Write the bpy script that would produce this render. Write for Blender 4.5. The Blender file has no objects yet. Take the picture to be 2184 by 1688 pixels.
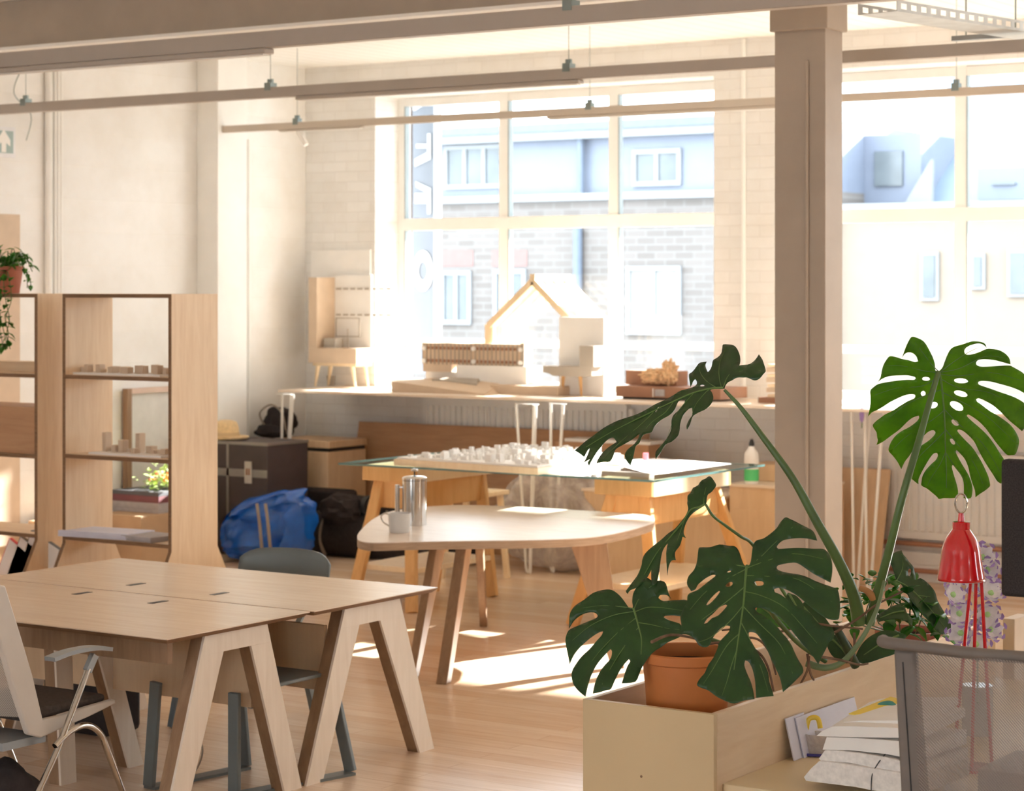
import bpy, bmesh, math, random
from mathutils import Vector, Matrix, noise
from mathutils.geometry import delaunay_2d_cdt
random.seed(7)
S = bpy.context.scene
COL = S.collection
# ------------------------------------------------------------------ camera
FPX, U0, V0, H = 4750.0, 1092.0, 610.0, 2.1      # focal length in pixels of a 2184x1688 frame, horizon, eye height
YAW = math.radians(33.6)
sn, cs = math.sin(YAW), math.cos(YAW)
cam = bpy.data.cameras.new('camera'); camo = bpy.data.objects.new('camera', cam); COL.objects.link(camo)
camo.location = (0, 0, H); camo.rotation_euler = (math.pi/2, 0, YAW)
cam.sensor_width = 36; cam.sensor_fit = 'HORIZONTAL'; cam.lens = 36*FPX/2184
cam.shift_y = -(844-V0)/2184
cam.clip_end = 300
cam.dof.use_dof = True; cam.dof.focus_distance = 7.4; cam.dof.aperture_fstop = 5.6
S.camera = camo
# ------------------------------------------------------------------ light
W = bpy.data.worlds.new('sky'); S.world = W; W.use_nodes = True
nt = W.node_tree; bg = nt.nodes['Background']
bg.inputs[0].default_value = (0.86, 0.94, 1.0, 1); bg.inputs[1].default_value = 1.9
sun = bpy.data.lights.new('sun', 'SUN'); suno = bpy.data.objects.new('sun', sun); COL.objects.link(suno)
sun.energy = 10.0; sun.angle = math.radians(0.6); sun.color = (1.0, 0.975, 0.93)
el, az = math.radians(24.0), math.radians(-12.0)
sd = Vector((-math.sin(az)*math.cos(el), math.cos(az)*math.cos(el), math.sin(el)))
suno.rotation_euler = sd.to_track_quat('Z', 'Y').to_euler()
S.view_settings.view_transform = 'Standard'; S.view_settings.look = 'None'
S.view_settings.exposure = 2.45; S.view_settings.gamma = 1.0
S.cycles.max_bounces = 12; S.cycles.diffuse_bounces = 6; S.cycles.transparent_max_bounces = 16
S.cycles.sample_clamp_indirect = 6.0

# ------------------------------------------------------------------ measuring: a point seen at (u, v) of the photo, on a known plane
def ray(u, v):
    a = (u-U0)/FPX; b = (v-V0)/FPX
    return Vector((-sn+a*cs, cs+a*sn, -b))
def atD(u, v, d): return Vector((0, 0, H)) + ray(u, v)*d
def onX(u, v, x): r = ray(u, v); return atD(u, v, x/r.x)
def onY(u, v, y): r = ray(u, v); return atD(u, v, y/r.y)
def onZ(u, v, z): r = ray(u, v); return atD(u, v, (z-H)/r.z)
def onP(u, v, p0, n):
    r = ray(u, v); o = Vector((0, 0, H)); t = (p0-o).dot(n)/r.dot(n); return o + r*t

# ------------------------------------------------------------------ materials
MATS = {}
def newmat(name):
    m = bpy.data.materials.new(name); m.use_nodes = True; MATS[name] = m
    return m, m.node_tree, m.node_tree.nodes['Principled BSDF']
def coord(nt, scale=(1, 1, 1), kind='Object', rot=(0, 0, 0)):
    t = nt.nodes.new('ShaderNodeTexCoord'); mp = nt.nodes.new('ShaderNodeMapping')
    mp.inputs['Scale'].default_value = scale; mp.inputs['Rotation'].default_value = rot
    nt.links.new(t.outputs[kind], mp.inputs[0]); return mp.outputs[0]
def ramp(nt, fac, stops):
    r = nt.nodes.new('ShaderNodeValToRGB'); nt.links.new(fac, r.inputs[0])
    e = r.color_ramp.elements
    e[0].position, e[0].color = stops[0][0], (*stops[0][1], 1)
    e[1].position, e[1].color = stops[-1][0], (*stops[-1][1], 1)
    for p, c in stops[1:-1]:
        x = e.new(p); x.color = (*c, 1)
    return r.outputs[0]
def noisetex(nt, vec, scale, detail=4, rough=.5, dist=0):
    n = nt.nodes.new('ShaderNodeTexNoise'); nt.links.new(vec, n.inputs['Vector'])
    n.inputs['Scale'].default_value = scale; n.inputs['Detail'].default_value = detail
    n.inputs['Roughness'].default_value = rough; n.inputs['Distortion'].default_value = dist
    return n.outputs[0]
def bump(nt, p, h, strength, dist=.01):
    b = nt.nodes.new('ShaderNodeBump'); b.inputs['Strength'].default_value = strength
    b.inputs['Distance'].default_value = dist
    nt.links.new(h, b.inputs['Height']); nt.links.new(b.outputs[0], p.inputs['Normal'])
def plain(name, c, rough=.5, metal=0, var=.06, nscale=8, spec=.5, bmp=0, coat=0):
    m, nt, p = newmat(name)
    f = noisetex(nt, coord(nt), nscale, 3)
    lo = tuple(max(0, x*(1-var)) for x in c); hi = tuple(min(1, x*(1+var)) for x in c)
    nt.links.new(ramp(nt, f, [(.3, lo), (.7, hi)]), p.inputs['Base Color'])
    p.inputs['Roughness'].default_value = rough; p.inputs['Metallic'].default_value = metal
    p.inputs['Specular IOR Level'].default_value = spec
    if coat: p.inputs['Coat Weight'].default_value = coat
    if bmp: bump(nt, p, noisetex(nt, coord(nt), nscale*6, 3), bmp, .003)
    return m
def wood(name, c1, c2, stretch=(1, 14, 14), scale=2.2, rough=.45, spec=.4):
    m, nt, p = newmat(name)
    v = coord(nt, stretch)
    a = noisetex(nt, v, scale, 5, .6, .6)
    col = ramp(nt, a, [(.28, c1), (.72, c2)])
    b = noisetex(nt, coord(nt), 1.3, 2)
    mx = nt.nodes.new('ShaderNodeMixRGB'); mx.blend_type = 'MULTIPLY'; mx.inputs[0].default_value = .5
    nt.links.new(col, mx.inputs[1])
    nt.links.new(ramp(nt, b, [(.3, (.86, .84, .82)), (.7, (1, 1, 1))]), mx.inputs[2])
    nt.links.new(mx.outputs[0], p.inputs['Base Color'])
    p.inputs['Roughness'].default_value = rough; p.inputs['Specular IOR Level'].default_value = spec
    return m
plyX = wood('birch_plywood_grain_x', (.72, .53, .34), (.82, .65, .45), (1.2, 12, 12))
plyZ = wood('birch_plywood_grain_z', (.72, .52, .33), (.83, .65, .45), (12, 12, 1.2))
plyY = wood('birch_plywood_grain_y', (.72, .53, .34), (.82, .65, .45), (12, 1.2, 12))
deskm = wood('desk_laminate', (.74, .59, .45), (.82, .68, .54), (1, 16, 16), 2.0, .24, .6)
whiteply = wood('pale_birch_face', (.82, .72, .60), (.92, .83, .72), (10, 10, 1.2))
plyedge = wood('dark_plywood_edge', (.17, .09, .045), (.30, .17, .09), (3, 3, 60), 3, .6)
brownply = wood('brown_plywood', (.46, .25, .13), (.56, .33, .18), (1.2, 12, 12))
pine = wood('oiled_pine', (.66, .36, .13), (.80, .48, .20), (10, 10, 1), 2.2, .45)
pinel = wood('pale_pine', (.84, .66, .43), (.93, .77, .55), (10, 10, 1), 2.2, .5)
tabletopm = wood('ash_tabletop', (.66, .54, .44), (.80, .70, .60), (1.5, 12, 12), 2.5, .35, .5)
tableedge = wood('ash_edge', (.34, .23, .15), (.50, .36, .25), (3, 3, 50), 2.5, .5)
walnut = wood('walnut_leg', (.26, .15, .085), (.38, .24, .14), (10, 10, 1), 2.5, .5)
counterm = wood('pale_counter_ply', (.80, .66, .52), (.90, .78, .65), (1, 12, 12), 2, .35)
boxm = wood('tan_box_ply', (.70, .48, .29), (.80, .59, .38), (10, 10, 1.2), 1.6)
cardboard = plain('cardboard', (.52, .35, .21), .8, 0, .08, 5)
paint = plain('white_paint', (.85, .84, .81), .55, 0, .03, 4)
columnp = plain('column_paint', (.40, .335, .27), .5, 0, .05, 5, bmp=.15)
ceilm, nt, p = newmat('ceiling_boards')
wv = nt.nodes.new('ShaderNodeTexWave'); wv.wave_type = 'BANDS'; wv.bands_direction = 'X'
nt.links.new(coord(nt), wv.inputs['Vector']); wv.inputs['Scale'].default_value = 2.1; wv.inputs['Distortion'].default_value = 0
nt.links.new(ramp(nt, wv.outputs['Fac'], [(.0, (.68, .64, .58)), (.03, (.86, .84, .80))]), p.inputs['Base Color'])
bump(nt, p, wv.outputs['Fac'], .15, .01); p.inputs['Roughness'].default_value = .6
# painted brick
def brickmat(name, c, mort, scale, bs=.4, rot=(math.pi/2, 0, 0)):
    m, nt, p = newmat(name)
    b = nt.nodes.new('ShaderNodeTexBrick'); nt.links.new(coord(nt, (1, 1, 1), 'Object', rot), b.inputs['Vector'])
    b.inputs['Scale'].default_value = scale; b.inputs['Mortar Size'].default_value = .012
    b.inputs['Mortar Smooth'].default_value = .6
    b.inputs['Brick Width'].default_value = .5; b.inputs['Row Height'].default_value = .17
    b.inputs['Color1'].default_value = (*c, 1); b.inputs['Color2'].default_value = (*[x*.95 for x in c], 1)
    b.inputs['Mortar'].default_value = (*mort, 1)
    n = noisetex(nt, coord(nt), 3, 5, .6)
    mx = nt.nodes.new('ShaderNodeMixRGB'); mx.blend_type = 'MULTIPLY'; mx.inputs[0].default_value = .6
    nt.links.new(b.outputs['Color'], mx.inputs[1])
    nt.links.new(ramp(nt, n, [(.3, (.90, .87, .83)), (.6, (1, 1, 1))]), mx.inputs[2])
    nt.links.new(mx.outputs[0], p.inputs['Base Color'])
    inv = nt.nodes.new('ShaderNodeMath'); inv.operation = 'SUBTRACT'; inv.inputs[0].default_value = 1
    nt.links.new(b.outputs['Fac'], inv.inputs[1])
    bump(nt, p, inv.outputs[0], bs, .008); p.inputs['Roughness'].default_value = .6
    return m
brickw = brickmat('whitewashed_brick', (.84, .825, .80), (.77, .75, .72), 2.0)
brickl = brickmat('whitewashed_brick_side', (.87, .86, .84), (.84, .83, .80), 2.0, .25, (math.pi/2, 0, math.pi/2))
# floor boards
floorm, nt, p = newmat('floor_boards')
b = nt.nodes.new('ShaderNodeTexBrick'); nt.links.new(coord(nt), b.inputs['Vector'])
b.inputs['Scale'].default_value = 1; b.inputs['Brick Width'].default_value = 1.6; b.inputs['Row Height'].default_value = .12
b.inputs['Mortar Size'].default_value = .0015; b.inputs['Mortar'].default_value = (.56, .40, .27, 1)
b.inputs['Color1'].default_value = (.74, .54, .38, 1); b.inputs['Color2'].default_value = (.82, .64, .49, 1)
g = noisetex(nt, coord(nt, (1, 14, 1)), 2.5, 4, .6, .4)
mx = nt.nodes.new('ShaderNodeMixRGB'); mx.blend_type = 'MULTIPLY'; mx.inputs[0].default_value = .8
nt.links.new(b.outputs['Color'], mx.inputs[1]); nt.links.new(ramp(nt, g, [(.3, (.84, .80, .76)), (.7, (1, 1, 1))]), mx.inputs[2])
nt.links.new(mx.outputs[0], p.inputs['Base Color']); p.inputs['Roughness'].default_value = .26
white = plain('white_metal', (.85, .83, .79), .35, 0, .02)
whitecard = plain('white_card', (.88, .86, .83), .7, 0, .02)
greycard = plain('grey_card', (.42, .37, .31), .7, 0, .05)
tancard = plain('tan_card', (.62, .48, .35), .7, 0, .05)
chrome = plain('brushed_steel', (.60, .58, .55), .13, 1, .05)
greysteel = plain('grey_powder_coat', (.30, .33, .35), .35, .3, .05)
bluegrey = plain('blue_grey_plastic', (.155, .18, .185), .45, 0, .04)
track = plain('track_white', (.55, .48, .40), .4, 0, .02)
trackd = plain('track_warm_white', (.42, .37, .32), .4, 0, .02)
clipm = plain('clip_steel', (.25, .30, .29), .4, .6, .1)
black = plain('black_plastic', (.02, .02, .02), .45, 0, .1)
blackfab = plain('black_fabric', (.035, .028, .028), .9, 0, .2, 30, .3, .4)
strapm = plain('webbing', (.33, .28, .23), .8)
blueb = plain('blue_tarp', (.005, .10, .46), .25, 0, .2, 10, .6)
straw = plain('straw', (.80, .60, .34), .8, 0, .1, 40)
casem = plain('flight_case', (.07, .05, .05), .6, 0, .1)
aluminium = plain('aluminium_edge', (.34, .31, .29), .4, .6)
terracotta = plain('terracotta', (.60, .20, .055), .6, 0, .10, 6)
terrad = plain('terracotta_dark', (.34, .10, .05), .6, 0, .1, 6)
soil = plain('soil', (.04, .025, .015), .95, 0, .4, 60, .2, .8)
redm = plain('red_lacquer', (.62, .006, .012), .12, 0, .04, 4, .6, 0, .8)
whitein = plain('white_enamel', (.82, .80, .76), .4, 0, .02)
paper = plain('paper', (.86, .83, .79), .8, 0, .03)
paperb = plain('bluish_paper', (.66, .66, .76), .7, 0, .05)
papers2 = plain('grey_print', (.42, .39, .39), .8, 0, .10, 20)
yellow = plain('yellow_plastic', (.85, .62, .06), .4)
navy = plain('navy_plastic', (.03, .03, .22), .35)
greenl = plain('green_label', (.10, .62, .22), .5)
tealm = plain('teal_print', (.06, .25, .20), .5)
seatm = plain('charcoal_seat_fabric', (.075, .062, .055), .9, 0, .15, 60, .2, .3)
framew = plain('chair_white_plastic', (.62, .57, .51), .4, 0, .03)
meshframe = plain('taupe_mesh_frame', (.17, .145, .125), .55, 0, .05, 30)
purple = plain('purple_petal_edge', (.36, .24, .55), .7)
petal = plain('white_petal', (.80, .76, .80), .7, 0, .1, 30)
lime = plain('lime_petal_centre', (.45, .72, .30), .6)
dkbrown = plain('brown_model_card', (.34, .17, .10), .7, 0, .1)
moss = plain('dried_moss', (.70, .46, .26), .95, 0, .25, 30)
stemm = plain('dry_stem', (.17, .10, .06), .8, 0, .3, 20)
petm = plain('petiole_green', (.085, .155, .045), .4, 0, .25, 6)
copper = plain('copper_pipe', (.50, .26, .17), .45, .3)
pinkm = plain('red_brick_lintel', (.17, .105, .098), .8)
def leafmat(name, c1, c2, trans, rough=.32):
    m, nt, p = newmat(name)
    n = noisetex(nt, coord(nt), 9, 4, .6, .3)
    col = ramp(nt, n, [(.3, c1), (.7, c2)])
    nt.links.new(col, p.inputs['Base Color']); p.inputs['Roughness'].default_value = rough
    p.inputs['Specular IOR Level'].default_value = .45
    bump(nt, p, noisetex(nt, coord(nt), 60, 3), .12, .002)
    t = nt.nodes.new('ShaderNodeBsdfTranslucent'); nt.links.new(col, t.inputs[0])
    hs = nt.nodes.new('ShaderNodeHueSaturation'); hs.inputs['Value'].default_value = 2.6; hs.inputs['Saturation'].default_value = 1.15
    nt.links.new(col, hs.inputs['Color']); nt.links.new(hs.outputs[0], t.inputs[0])
    ms = nt.nodes.new('ShaderNodeMixShader'); ms.inputs[0].default_value = trans
    nt.links.new(p.outputs[0], ms.inputs[1]); nt.links.new(t.outputs[0], ms.inputs[2])
    nt.links.new(ms.outputs[0], nt.nodes['Material Output'].inputs[0]); return m
leafd = leafmat('monstera_leaf', (.012, .045, .012), (.028, .085, .020), .10)
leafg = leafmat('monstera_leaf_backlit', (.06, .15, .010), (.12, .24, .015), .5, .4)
leafs = leafmat('small_leaf', (.03, .12, .02), (.08, .26, .03), .35)
veinm = plain('leaf_vein', (.12, .22, .06), .5)
def glassmat(name, tint, gl):
    m, nt, p = newmat(name); nt.nodes.remove(p)
    t = nt.nodes.new('ShaderNodeBsdfTransparent'); t.inputs[0].default_value = (*tint, 1)
    g = nt.nodes.new('ShaderNodeBsdfGlossy'); g.inputs['Roughness'].default_value = .03
    fr = nt.nodes.new('ShaderNodeFresnel'); fr.inputs[0].default_value = gl
    ms = nt.nodes.new('ShaderNodeMixShader'); geo = nt.nodes.new('ShaderNodeNewGeometry'); inv = nt.nodes.new('ShaderNodeMath'); inv.operation = 'SUBTRACT'; inv.inputs[0].default_value = 1
    nt.links.new(geo.outputs['Backfacing'], inv.inputs[1]); ml = nt.nodes.new('ShaderNodeMath'); ml.operation = 'MULTIPLY'
    nt.links.new(fr.outputs[0], ml.inputs[0]); nt.links.new(inv.outputs[0], ml.inputs[1]); nt.links.new(ml.outputs[0], ms.inputs[0])
    nt.links.new(t.outputs[0], ms.inputs[1]); nt.links.new(g.outputs[0], ms.inputs[2])
    nt.links.new(ms.outputs[0], nt.nodes['Material Output'].inputs[0]); return m
glass = glassmat('window_glass', (.97, .98, .98), 1.35)
tabglass = glassmat('table_glass', (.88, .95, .93), 1.5)
glassedge = plain('glass_edge', (.10, .22, .22), .1, 0, .1, 8, .8)
# translucent film and woven mesh
def see(name, c, alpha, rough=.4, weave=0):
    m, nt, p = newmat(name)
    p.inputs['Base Color'].default_value = (*c, 1); p.inputs['Roughness'].default_value = rough
    t = nt.nodes.new('ShaderNodeBsdfTransparent'); ms = nt.nodes.new('ShaderNodeMixShader')
    nt.links.new(t.outputs[0], ms.inputs[1]); nt.links.new(p.outputs[0], ms.inputs[2])
    if weave:
        w = nt.nodes.new('ShaderNodeTexWave'); w.bands_direction = 'DIAGONAL'
        nt.links.new(coord(nt), w.inputs['Vector']); w.inputs['Scale'].default_value = weave; w.inputs['Distortion'].default_value = .3
        nt.links.new(ramp(nt, w.outputs['Fac'], [(.2, (alpha-.22,)*3), (.8, (alpha+.18,)*3)]), ms.inputs[0])
    else:
        n = noisetex(nt, coord(nt), 6, 5, .7, 1)
        nt.links.new(ramp(nt, n, [(.35, (alpha*.6,)*3), (.7, (min(1, alpha*1.4),)*3)]), ms.inputs[0])
    nt.links.new(ms.outputs[0], nt.nodes['Material Output'].inputs[0]); return m
film = see('clear_plastic_film', (.62, .55, .50), .62)
weave = see('chair_mesh', (.24, .205, .185), .78, .7, 75)
weave2 = see('white_chair_mesh', (.42, .38, .34), .80, .7, 60)

# ------------------------------------------------------------------ mesh builder
class B:
    def __init__(s): s.bm = bmesh.new()
    def box(s, x0, x1, y0, y1, z0, z1):
        v = [s.bm.verts.new((x, y, z)) for x in (x0, x1) for y in (y0, y1) for z in (z0, z1)]
        for f in ((0, 1, 3, 2), (4, 6, 7, 5), (0, 4, 5, 1), (2, 3, 7, 6), (0, 2, 6, 4), (1, 5, 7, 3)):
            s.bm.faces.new([v[i] for i in f])
        return s
    def hexa(s, a, b):             # bottom quad a, top quad b
        va = [s.bm.verts.new(p) for p in a]; vb = [s.bm.verts.new(p) for p in b]
        n = len(a); s.bm.faces.new(va[::-1]); s.bm.faces.new(vb)
        for i in range(n): s.bm.faces.new([va[i], va[(i+1) % n], vb[(i+1) % n], vb[i]])
        return s
    def prism(s, pts, vec):        # polygon pts pushed along vec
        vec = Vector(vec); return s.hexa([Vector(p) for p in pts], [Vector(p)+vec for p in pts])
    def bar(s, p, q, w, h, up=(0, 0, 1)):
        p, q = Vector(p), Vector(q); d = (q-p).normalized(); up = Vector(up)
        if abs(d.dot(up)) > .98: up = Vector((0, 1, 0))
        x = d.cross(up).normalized()*w/2; y = x.cross(d).normalized()*h/2
        return s.hexa([p-x-y, p+x-y, p+x+y, p-x+y], [q-x-y, q+x-y, q+x+y, q-x+y])
    def tube(s, pts, r, n=10, closed=False):
        pts = [Vector(p) for p in pts]; R = r if isinstance(r, (list, tuple)) else [r]*len(pts)
        rings = []; N = len(pts); prev = None
        for i, p in enumerate(pts):
            if closed: t = (pts[(i+1) % N]-pts[i-1]).normalized()
            else: t = (pts[min(i+1, N-1)]-pts[max(i-1, 0)]).normalized()
            if prev is None:
                a = Vector((0, 0, 1)) if abs(t.z) < .9 else Vector((1, 0, 0)); x = t.cross(a).normalized()
            else: x = (prev - t*prev.dot(t)).normalized()
            prev = x; y = t.cross(x)
            rings.append([s.bm.verts.new(p+(x*math.cos(k*2*math.pi/n)+y*math.sin(k*2*math.pi/n))*R[i]) for k in range(n)])
        for i in range(N if closed else N-1):
            a, b = rings[i], rings[(i+1) % N]
            for k in range(n): s.bm.faces.new([a[k], a[(k+1) % n], b[(k+1) % n], b[k]])
        if not closed: s.bm.faces.new(rings[0][::-1]); s.bm.faces.new(rings[-1])
        return s
    def lathe(s, c, prof, n=40, axis=None):
        c = Vector(c); rings = []
        M = Matrix.Identity(3)
        if axis is not None: M = Vector(axis).normalized().to_track_quat('Z', 'Y').to_matrix()
        for r, z in prof:
            if r < 1e-5: rings.append([s.bm.verts.new(c+M@Vector((0, 0, z)))])
            else: rings.append([s.bm.verts.new(c+M@Vector((r*math.cos(k*2*math.pi/n), r*math.sin(k*2*math.pi/n), z))) for k in range(n)])
        for a, b in zip(rings, rings[1:]):
            for k in range(n):
                A = [a[0]] if len(a) == 1 else [a[k], a[(k+1) % n]]
                Bq = [b[0]] if len(b) == 1 else [b[(k+1) % n], b[k]]
                if len(A)+len(Bq) > 2: s.bm.faces.new(A+Bq)
        return s
    def cyl(s, c, r, h, n=24, axis=None):
        return s.lathe(c, [(0, 0), (r, 0), (r, h), (0, h)], n, axis)
    def blob(s, c, rx, ry, rz, seed=0, amp=.15, fr=2.5, sub=3, flat=None, rot=0):
        b = bmesh.new(); bmesh.ops.create_icosphere(b, subdivisions=sub, radius=1)
        c = Vector(c); R = Matrix.Rotation(rot, 3, 'Z'); mp = {}
        for v in b.verts:
            k = 1+amp*noise.noise(v.co*fr+Vector((seed, seed*.7, 0)))
            q = R@Vector((v.co.x*rx*k, v.co.y*ry*k, v.co.z*rz*k)) + c
            if flat is not None and q.z < flat: q.z = flat
            mp[v.index] = s.bm.verts.new(q)
        for f in b.faces: s.bm.faces.new([mp[v.index] for v in f.verts])
        b.free(); return s
    def leaflet(s, p, d, L, w, bend=.25, up=(0, 0, 1)):
        p = Vector(p); d = Vector(d).normalized(); up = Vector(up)
        x = d.cross(up)
        if x.length < .05: x = Vector((1, 0, 0))
        x.normalize(); nrm = x.cross(d).normalized(); prev = None
        for t, ww in ((0, .05), (.15, .75), (.35, 1), (.6, .8), (.85, .35), (1, .02)):
            q = p+d*L*t-nrm*L*bend*t*t
            row = [s.bm.verts.new(q-x*w*ww/2+nrm*w*.12*ww), s.bm.verts.new(q), s.bm.verts.new(q+x*w*ww/2+nrm*w*.12*ww)]
            if prev:
                s.bm.faces.new([prev[0], prev[1], row[1], row[0]]); s.bm.faces.new([prev[1], prev[2], row[2], row[1]])
            prev = row
        return s
    def build(s, name, mat, parent=None, bevel=0, smooth=True, solid=0, origin=None):
        bmesh.ops.recalc_face_normals(s.bm, faces=s.bm.faces)
        me = bpy.data.meshes.new(name)
        if parent is not None: off = wloc(parent)
        elif origin is not None: off = Vector(origin)
        else:
            vs = [v.co for v in s.bm.verts]
            off = Vector(((min(v.x for v in vs)+max(v.x for v in vs))/2, (min(v.y for v in vs)+max(v.y for v in vs))/2, min(v.z for v in vs)))
        bmesh.ops.translate(s.bm, verts=s.bm.verts, vec=-off)
        s.bm.to_mesh(me); s.bm.free()
        me.materials.append(mat)
        if smooth:
            for pl in me.polygons: pl.use_smooth = True
            me.set_sharp_from_angle(angle=math.radians(35))
        o = bpy.data.objects.new(name, me); COL.objects.link(o)
        if parent is not None: o.parent = parent
        else: o.location = off
        if solid:
            md = o.modifiers.new('solid', 'SOLIDIFY'); md.thickness = solid; md.offset = 0
        if bevel:
            md = o.modifiers.new('bevel', 'BEVEL'); md.width = bevel; md.segments = 2; md.limit_method = 'ANGLE'
        return o
def wloc(o):
    v = Vector((0, 0, 0))
    while o is not None: v = v+o.location; o = o.parent
    return v
def tag(o, label, cat, group=None):
    o['label'] = label; o['category'] = cat
    if group: o['group'] = group
    return o
def thing(name, label, cat, loc, group=None):
    o = bpy.data.objects.new(name, None); COL.objects.link(o); o.location = loc; o.empty_display_size = .1
    return tag(o, label, cat, group)
def struct(o): o['kind'] = 'structure'; return o
def bez(pts, n=10):                # smooth curve through points (Catmull-Rom)
    P = [Vector(p) for p in pts]; out = []
    for i in range(len(P)-1):
        p0 = P[max(i-1, 0)]; p1 = P[i]; p2 = P[i+1]; p3 = P[min(i+2, len(P)-1)]
        for k in range(n):
            t = k/n
            out.append(.5*((2*p1)+(-p0+p2)*t+(2*p0-5*p1+4*p2-p3)*t*t+(-p0+3*p1-3*p2+p3)*t**3))
    out.append(P[-1]); return out
def dup(root, dv, label=None):
    r = root.copy(); COL.objects.link(r); r.location = root.location+Vector(dv)
    if label: r['label'] = label
    for ch in list(root.children):
        c = ch.copy(); COL.objects.link(c); c.parent = r
        for g in ch.children:
            d = g.copy(); COL.objects.link(d); d.parent = c
    return r

# ================================================================== THE ROOM
XL, YW, ZC = -11.94, 14.8, 3.95
XR, YB = 6.0, -6.0
struct(B().box(XL-.4, XR, YB, YW+.5, -.15, 0).build('floor', floorm, origin=(0, 0, 0)))
struct(B().box(XL-.4, XR, YB, YW+.5, ZC, ZC+.2).build('ceiling', ceilm, origin=(0, 0, 0)))
struct(B().box(XL-.4, XL, YB, YW+.5, 0, ZC).build('wall_left', brickl, origin=(0, 0, 0)))
# window wall: parapet, lintel, piers
ZS, ZT = 1.24, 3.68
openings = [(-11.2, -8.01), (-7.25, -4.05), (-3.3, -.1), (.65, 3.85)]
wb = B()
wb.box(XL, XR, YW, YW+.5, 0, ZS)
wb.box(XL, XR, YW, YW+.5, ZT, ZC)
xs = [XL]+[x for o in openings for x in o]+[XR]
for i in range(0, len(xs), 2): wb.box(xs[i], xs[i+1], YW, YW+.5, ZS, ZT)
struct(wb.build('wall_back', brickw, origin=(0, YW, 0)))
darkb = brickmat('dark_skin_brick', (.13, .10, .09), (.16, .14, .13), 2.0)
wo = B(); wo.box(XL, XR, YW+.501, YW+.53, -6, ZS); wo.box(XL, XR, YW+.501, YW+.53, ZT, 4.3)
for i in range(0, len(xs), 2): wo.box(xs[i], xs[i+1], YW+.501, YW+.53, ZS, ZT)
struct(wo.build('bounce_damping_skin', darkb, origin=(0, YW, 0)))  # unseen dark skin added to damp sunlight bouncing off the outer face
sillb = B()
for a, b in openings: sillb.box(a, b, YW-.0, YW+.5, ZS, ZS+.02)
struct(sillb.build('trim_1', paint))
# pilaster on the left wall and a slim conduit beside it
struct(B().box(XL, XL+.22, 13.42, 13.78, 0, ZC).build('trim_2', paint, bevel=.008))
def vpipe(x, y, r, z0, z1, label):
    o = B().cyl((x, y, z0), r, z1-z0, 12).build('wall_pipe', paint); return tag(o, label, 'pipe')
yq = 13.9
tag(B().cyl((XL+.03, 14.02, 0), .018, 3.3, 12).build('wall_pipe', paint), 'slim cream conduit on the left wall just right of the square pilaster', 'pipe')
for k, (u, lab) in enumerate([(104, 'widest cream pipe of the four running down the left wall'), (117, 'cream pipe second from the left in the row on the left wall'), (124, 'thin cream pipe third from the left in the row on the left wall'), (130, 'rightmost cream pipe of the row on the left wall')]):
    q = onX(u, 400, XL+.03)
    tag(B().cyl((XL+.03, q.y, 0), .028 if k == 0 else .014, ZC-.01, 10).build('wall_pipe', paint), lab, 'pipe')
# pier pipe
q = onY(1586, 400, YW-.02)
tag(B().cyl((q.x, YW-.02, 1.3), .016, ZC-1.31, 10).build('wall_pipe', paint), 'thin white pipe running up the pier between the two windows', 'pipe')
# tan board and sign on the left wall
a, b = onX(0, 455, XL+.012), onX(41, 1050, XL+.012)
tag(B().box(XL, XL+.02, a.y-.7, b.y, .15, onX(40, 458, XL).z).build('wall_board', tancard), 'tan board fixed to the left wall behind the open shelf unit', 'board')
a, b = onX(-18, 268, XL+.02), onX(33, 337, XL+.02)
sg = thing('exit_sign', 'grey-green sign with a white arrow pointing up, high on the left wall', 'sign', (XL+.01, (a.y+b.y)/2, b.z))
B().box(XL, XL+.02, a.y-.02, b.y, b.z, a.z).build('sign_board', plain('sign_white', (.80, .80, .82), .5), sg)
B().box(XL+.02, XL+.024, a.y, b.y-.025, b.z+.03, a.z-.03).build('sign_panel', plain('sign_green', (.36, .47, .46), .5), sg)
cy = onX(9, 300, XL+.03).y; zc = (a.z+b.z)/2
B().prism([(XL+.0241, cy-.022, zc-.075), (XL+.0241, cy+.022, zc-.075), (XL+.0241, cy+.022, zc-.005), (XL+.0241, cy+.062, zc-.03), (XL+.0241, cy+.062, zc+.015), (XL+.0241, cy, zc+.09), (XL+.0241, cy-.062, zc+.015), (XL+.0241, cy-.062, zc-.03), (XL+.0241, cy-.022, zc-.005)], (.003, 0, 0)).build('arrow', whitecard, sg)

# the unseen far sides of the studio, window openings added to set the fill light
bareb = plain('bare_plaster', (.50, .42, .35), .8, 0, .05)
rw = B(); rw.box(XR, XR+.3, YB, YW+.5, 0, 1.2); rw.box(XR, XR+.3, YB, YW+.5, 2.8, ZC); rw.box(XR, XR+.3, YB, 2.0, 1.2, 2.8); rw.box(XR, XR+.3, 3.2, 9.0, 1.2, 2.8); rw.box(XR, XR+.3, 10.2, YW+.5, 1.2, 2.8)
struct(rw.build('wall_right', bareb, origin=(0, 0, 0)))
rw = B(); rw.box(XL-.4, XR+.3, YB-.3, YB, 0, 1.0); rw.box(XL-.4, XR+.3, YB-.3, YB, 3.0, ZC); rw.box(XL-.4, -8.5, YB-.3, YB, 1.0, 3.0); rw.box(-4.2, 1.0, YB-.3, YB, 1.0, 3.0); rw.box(4.0, XR+.3, YB-.3, YB, 1.0, 3.0)
struct(rw.build('wall_front', bareb, origin=(0, 0, 0)))
struct(B().box(XL-1, XR+1, YW+.5, YW+4.35, 4.30, 4.45).build('added_sun_canopy', paint))  # unseen canopy added over the street to cut off the sun patch indoors
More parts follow.
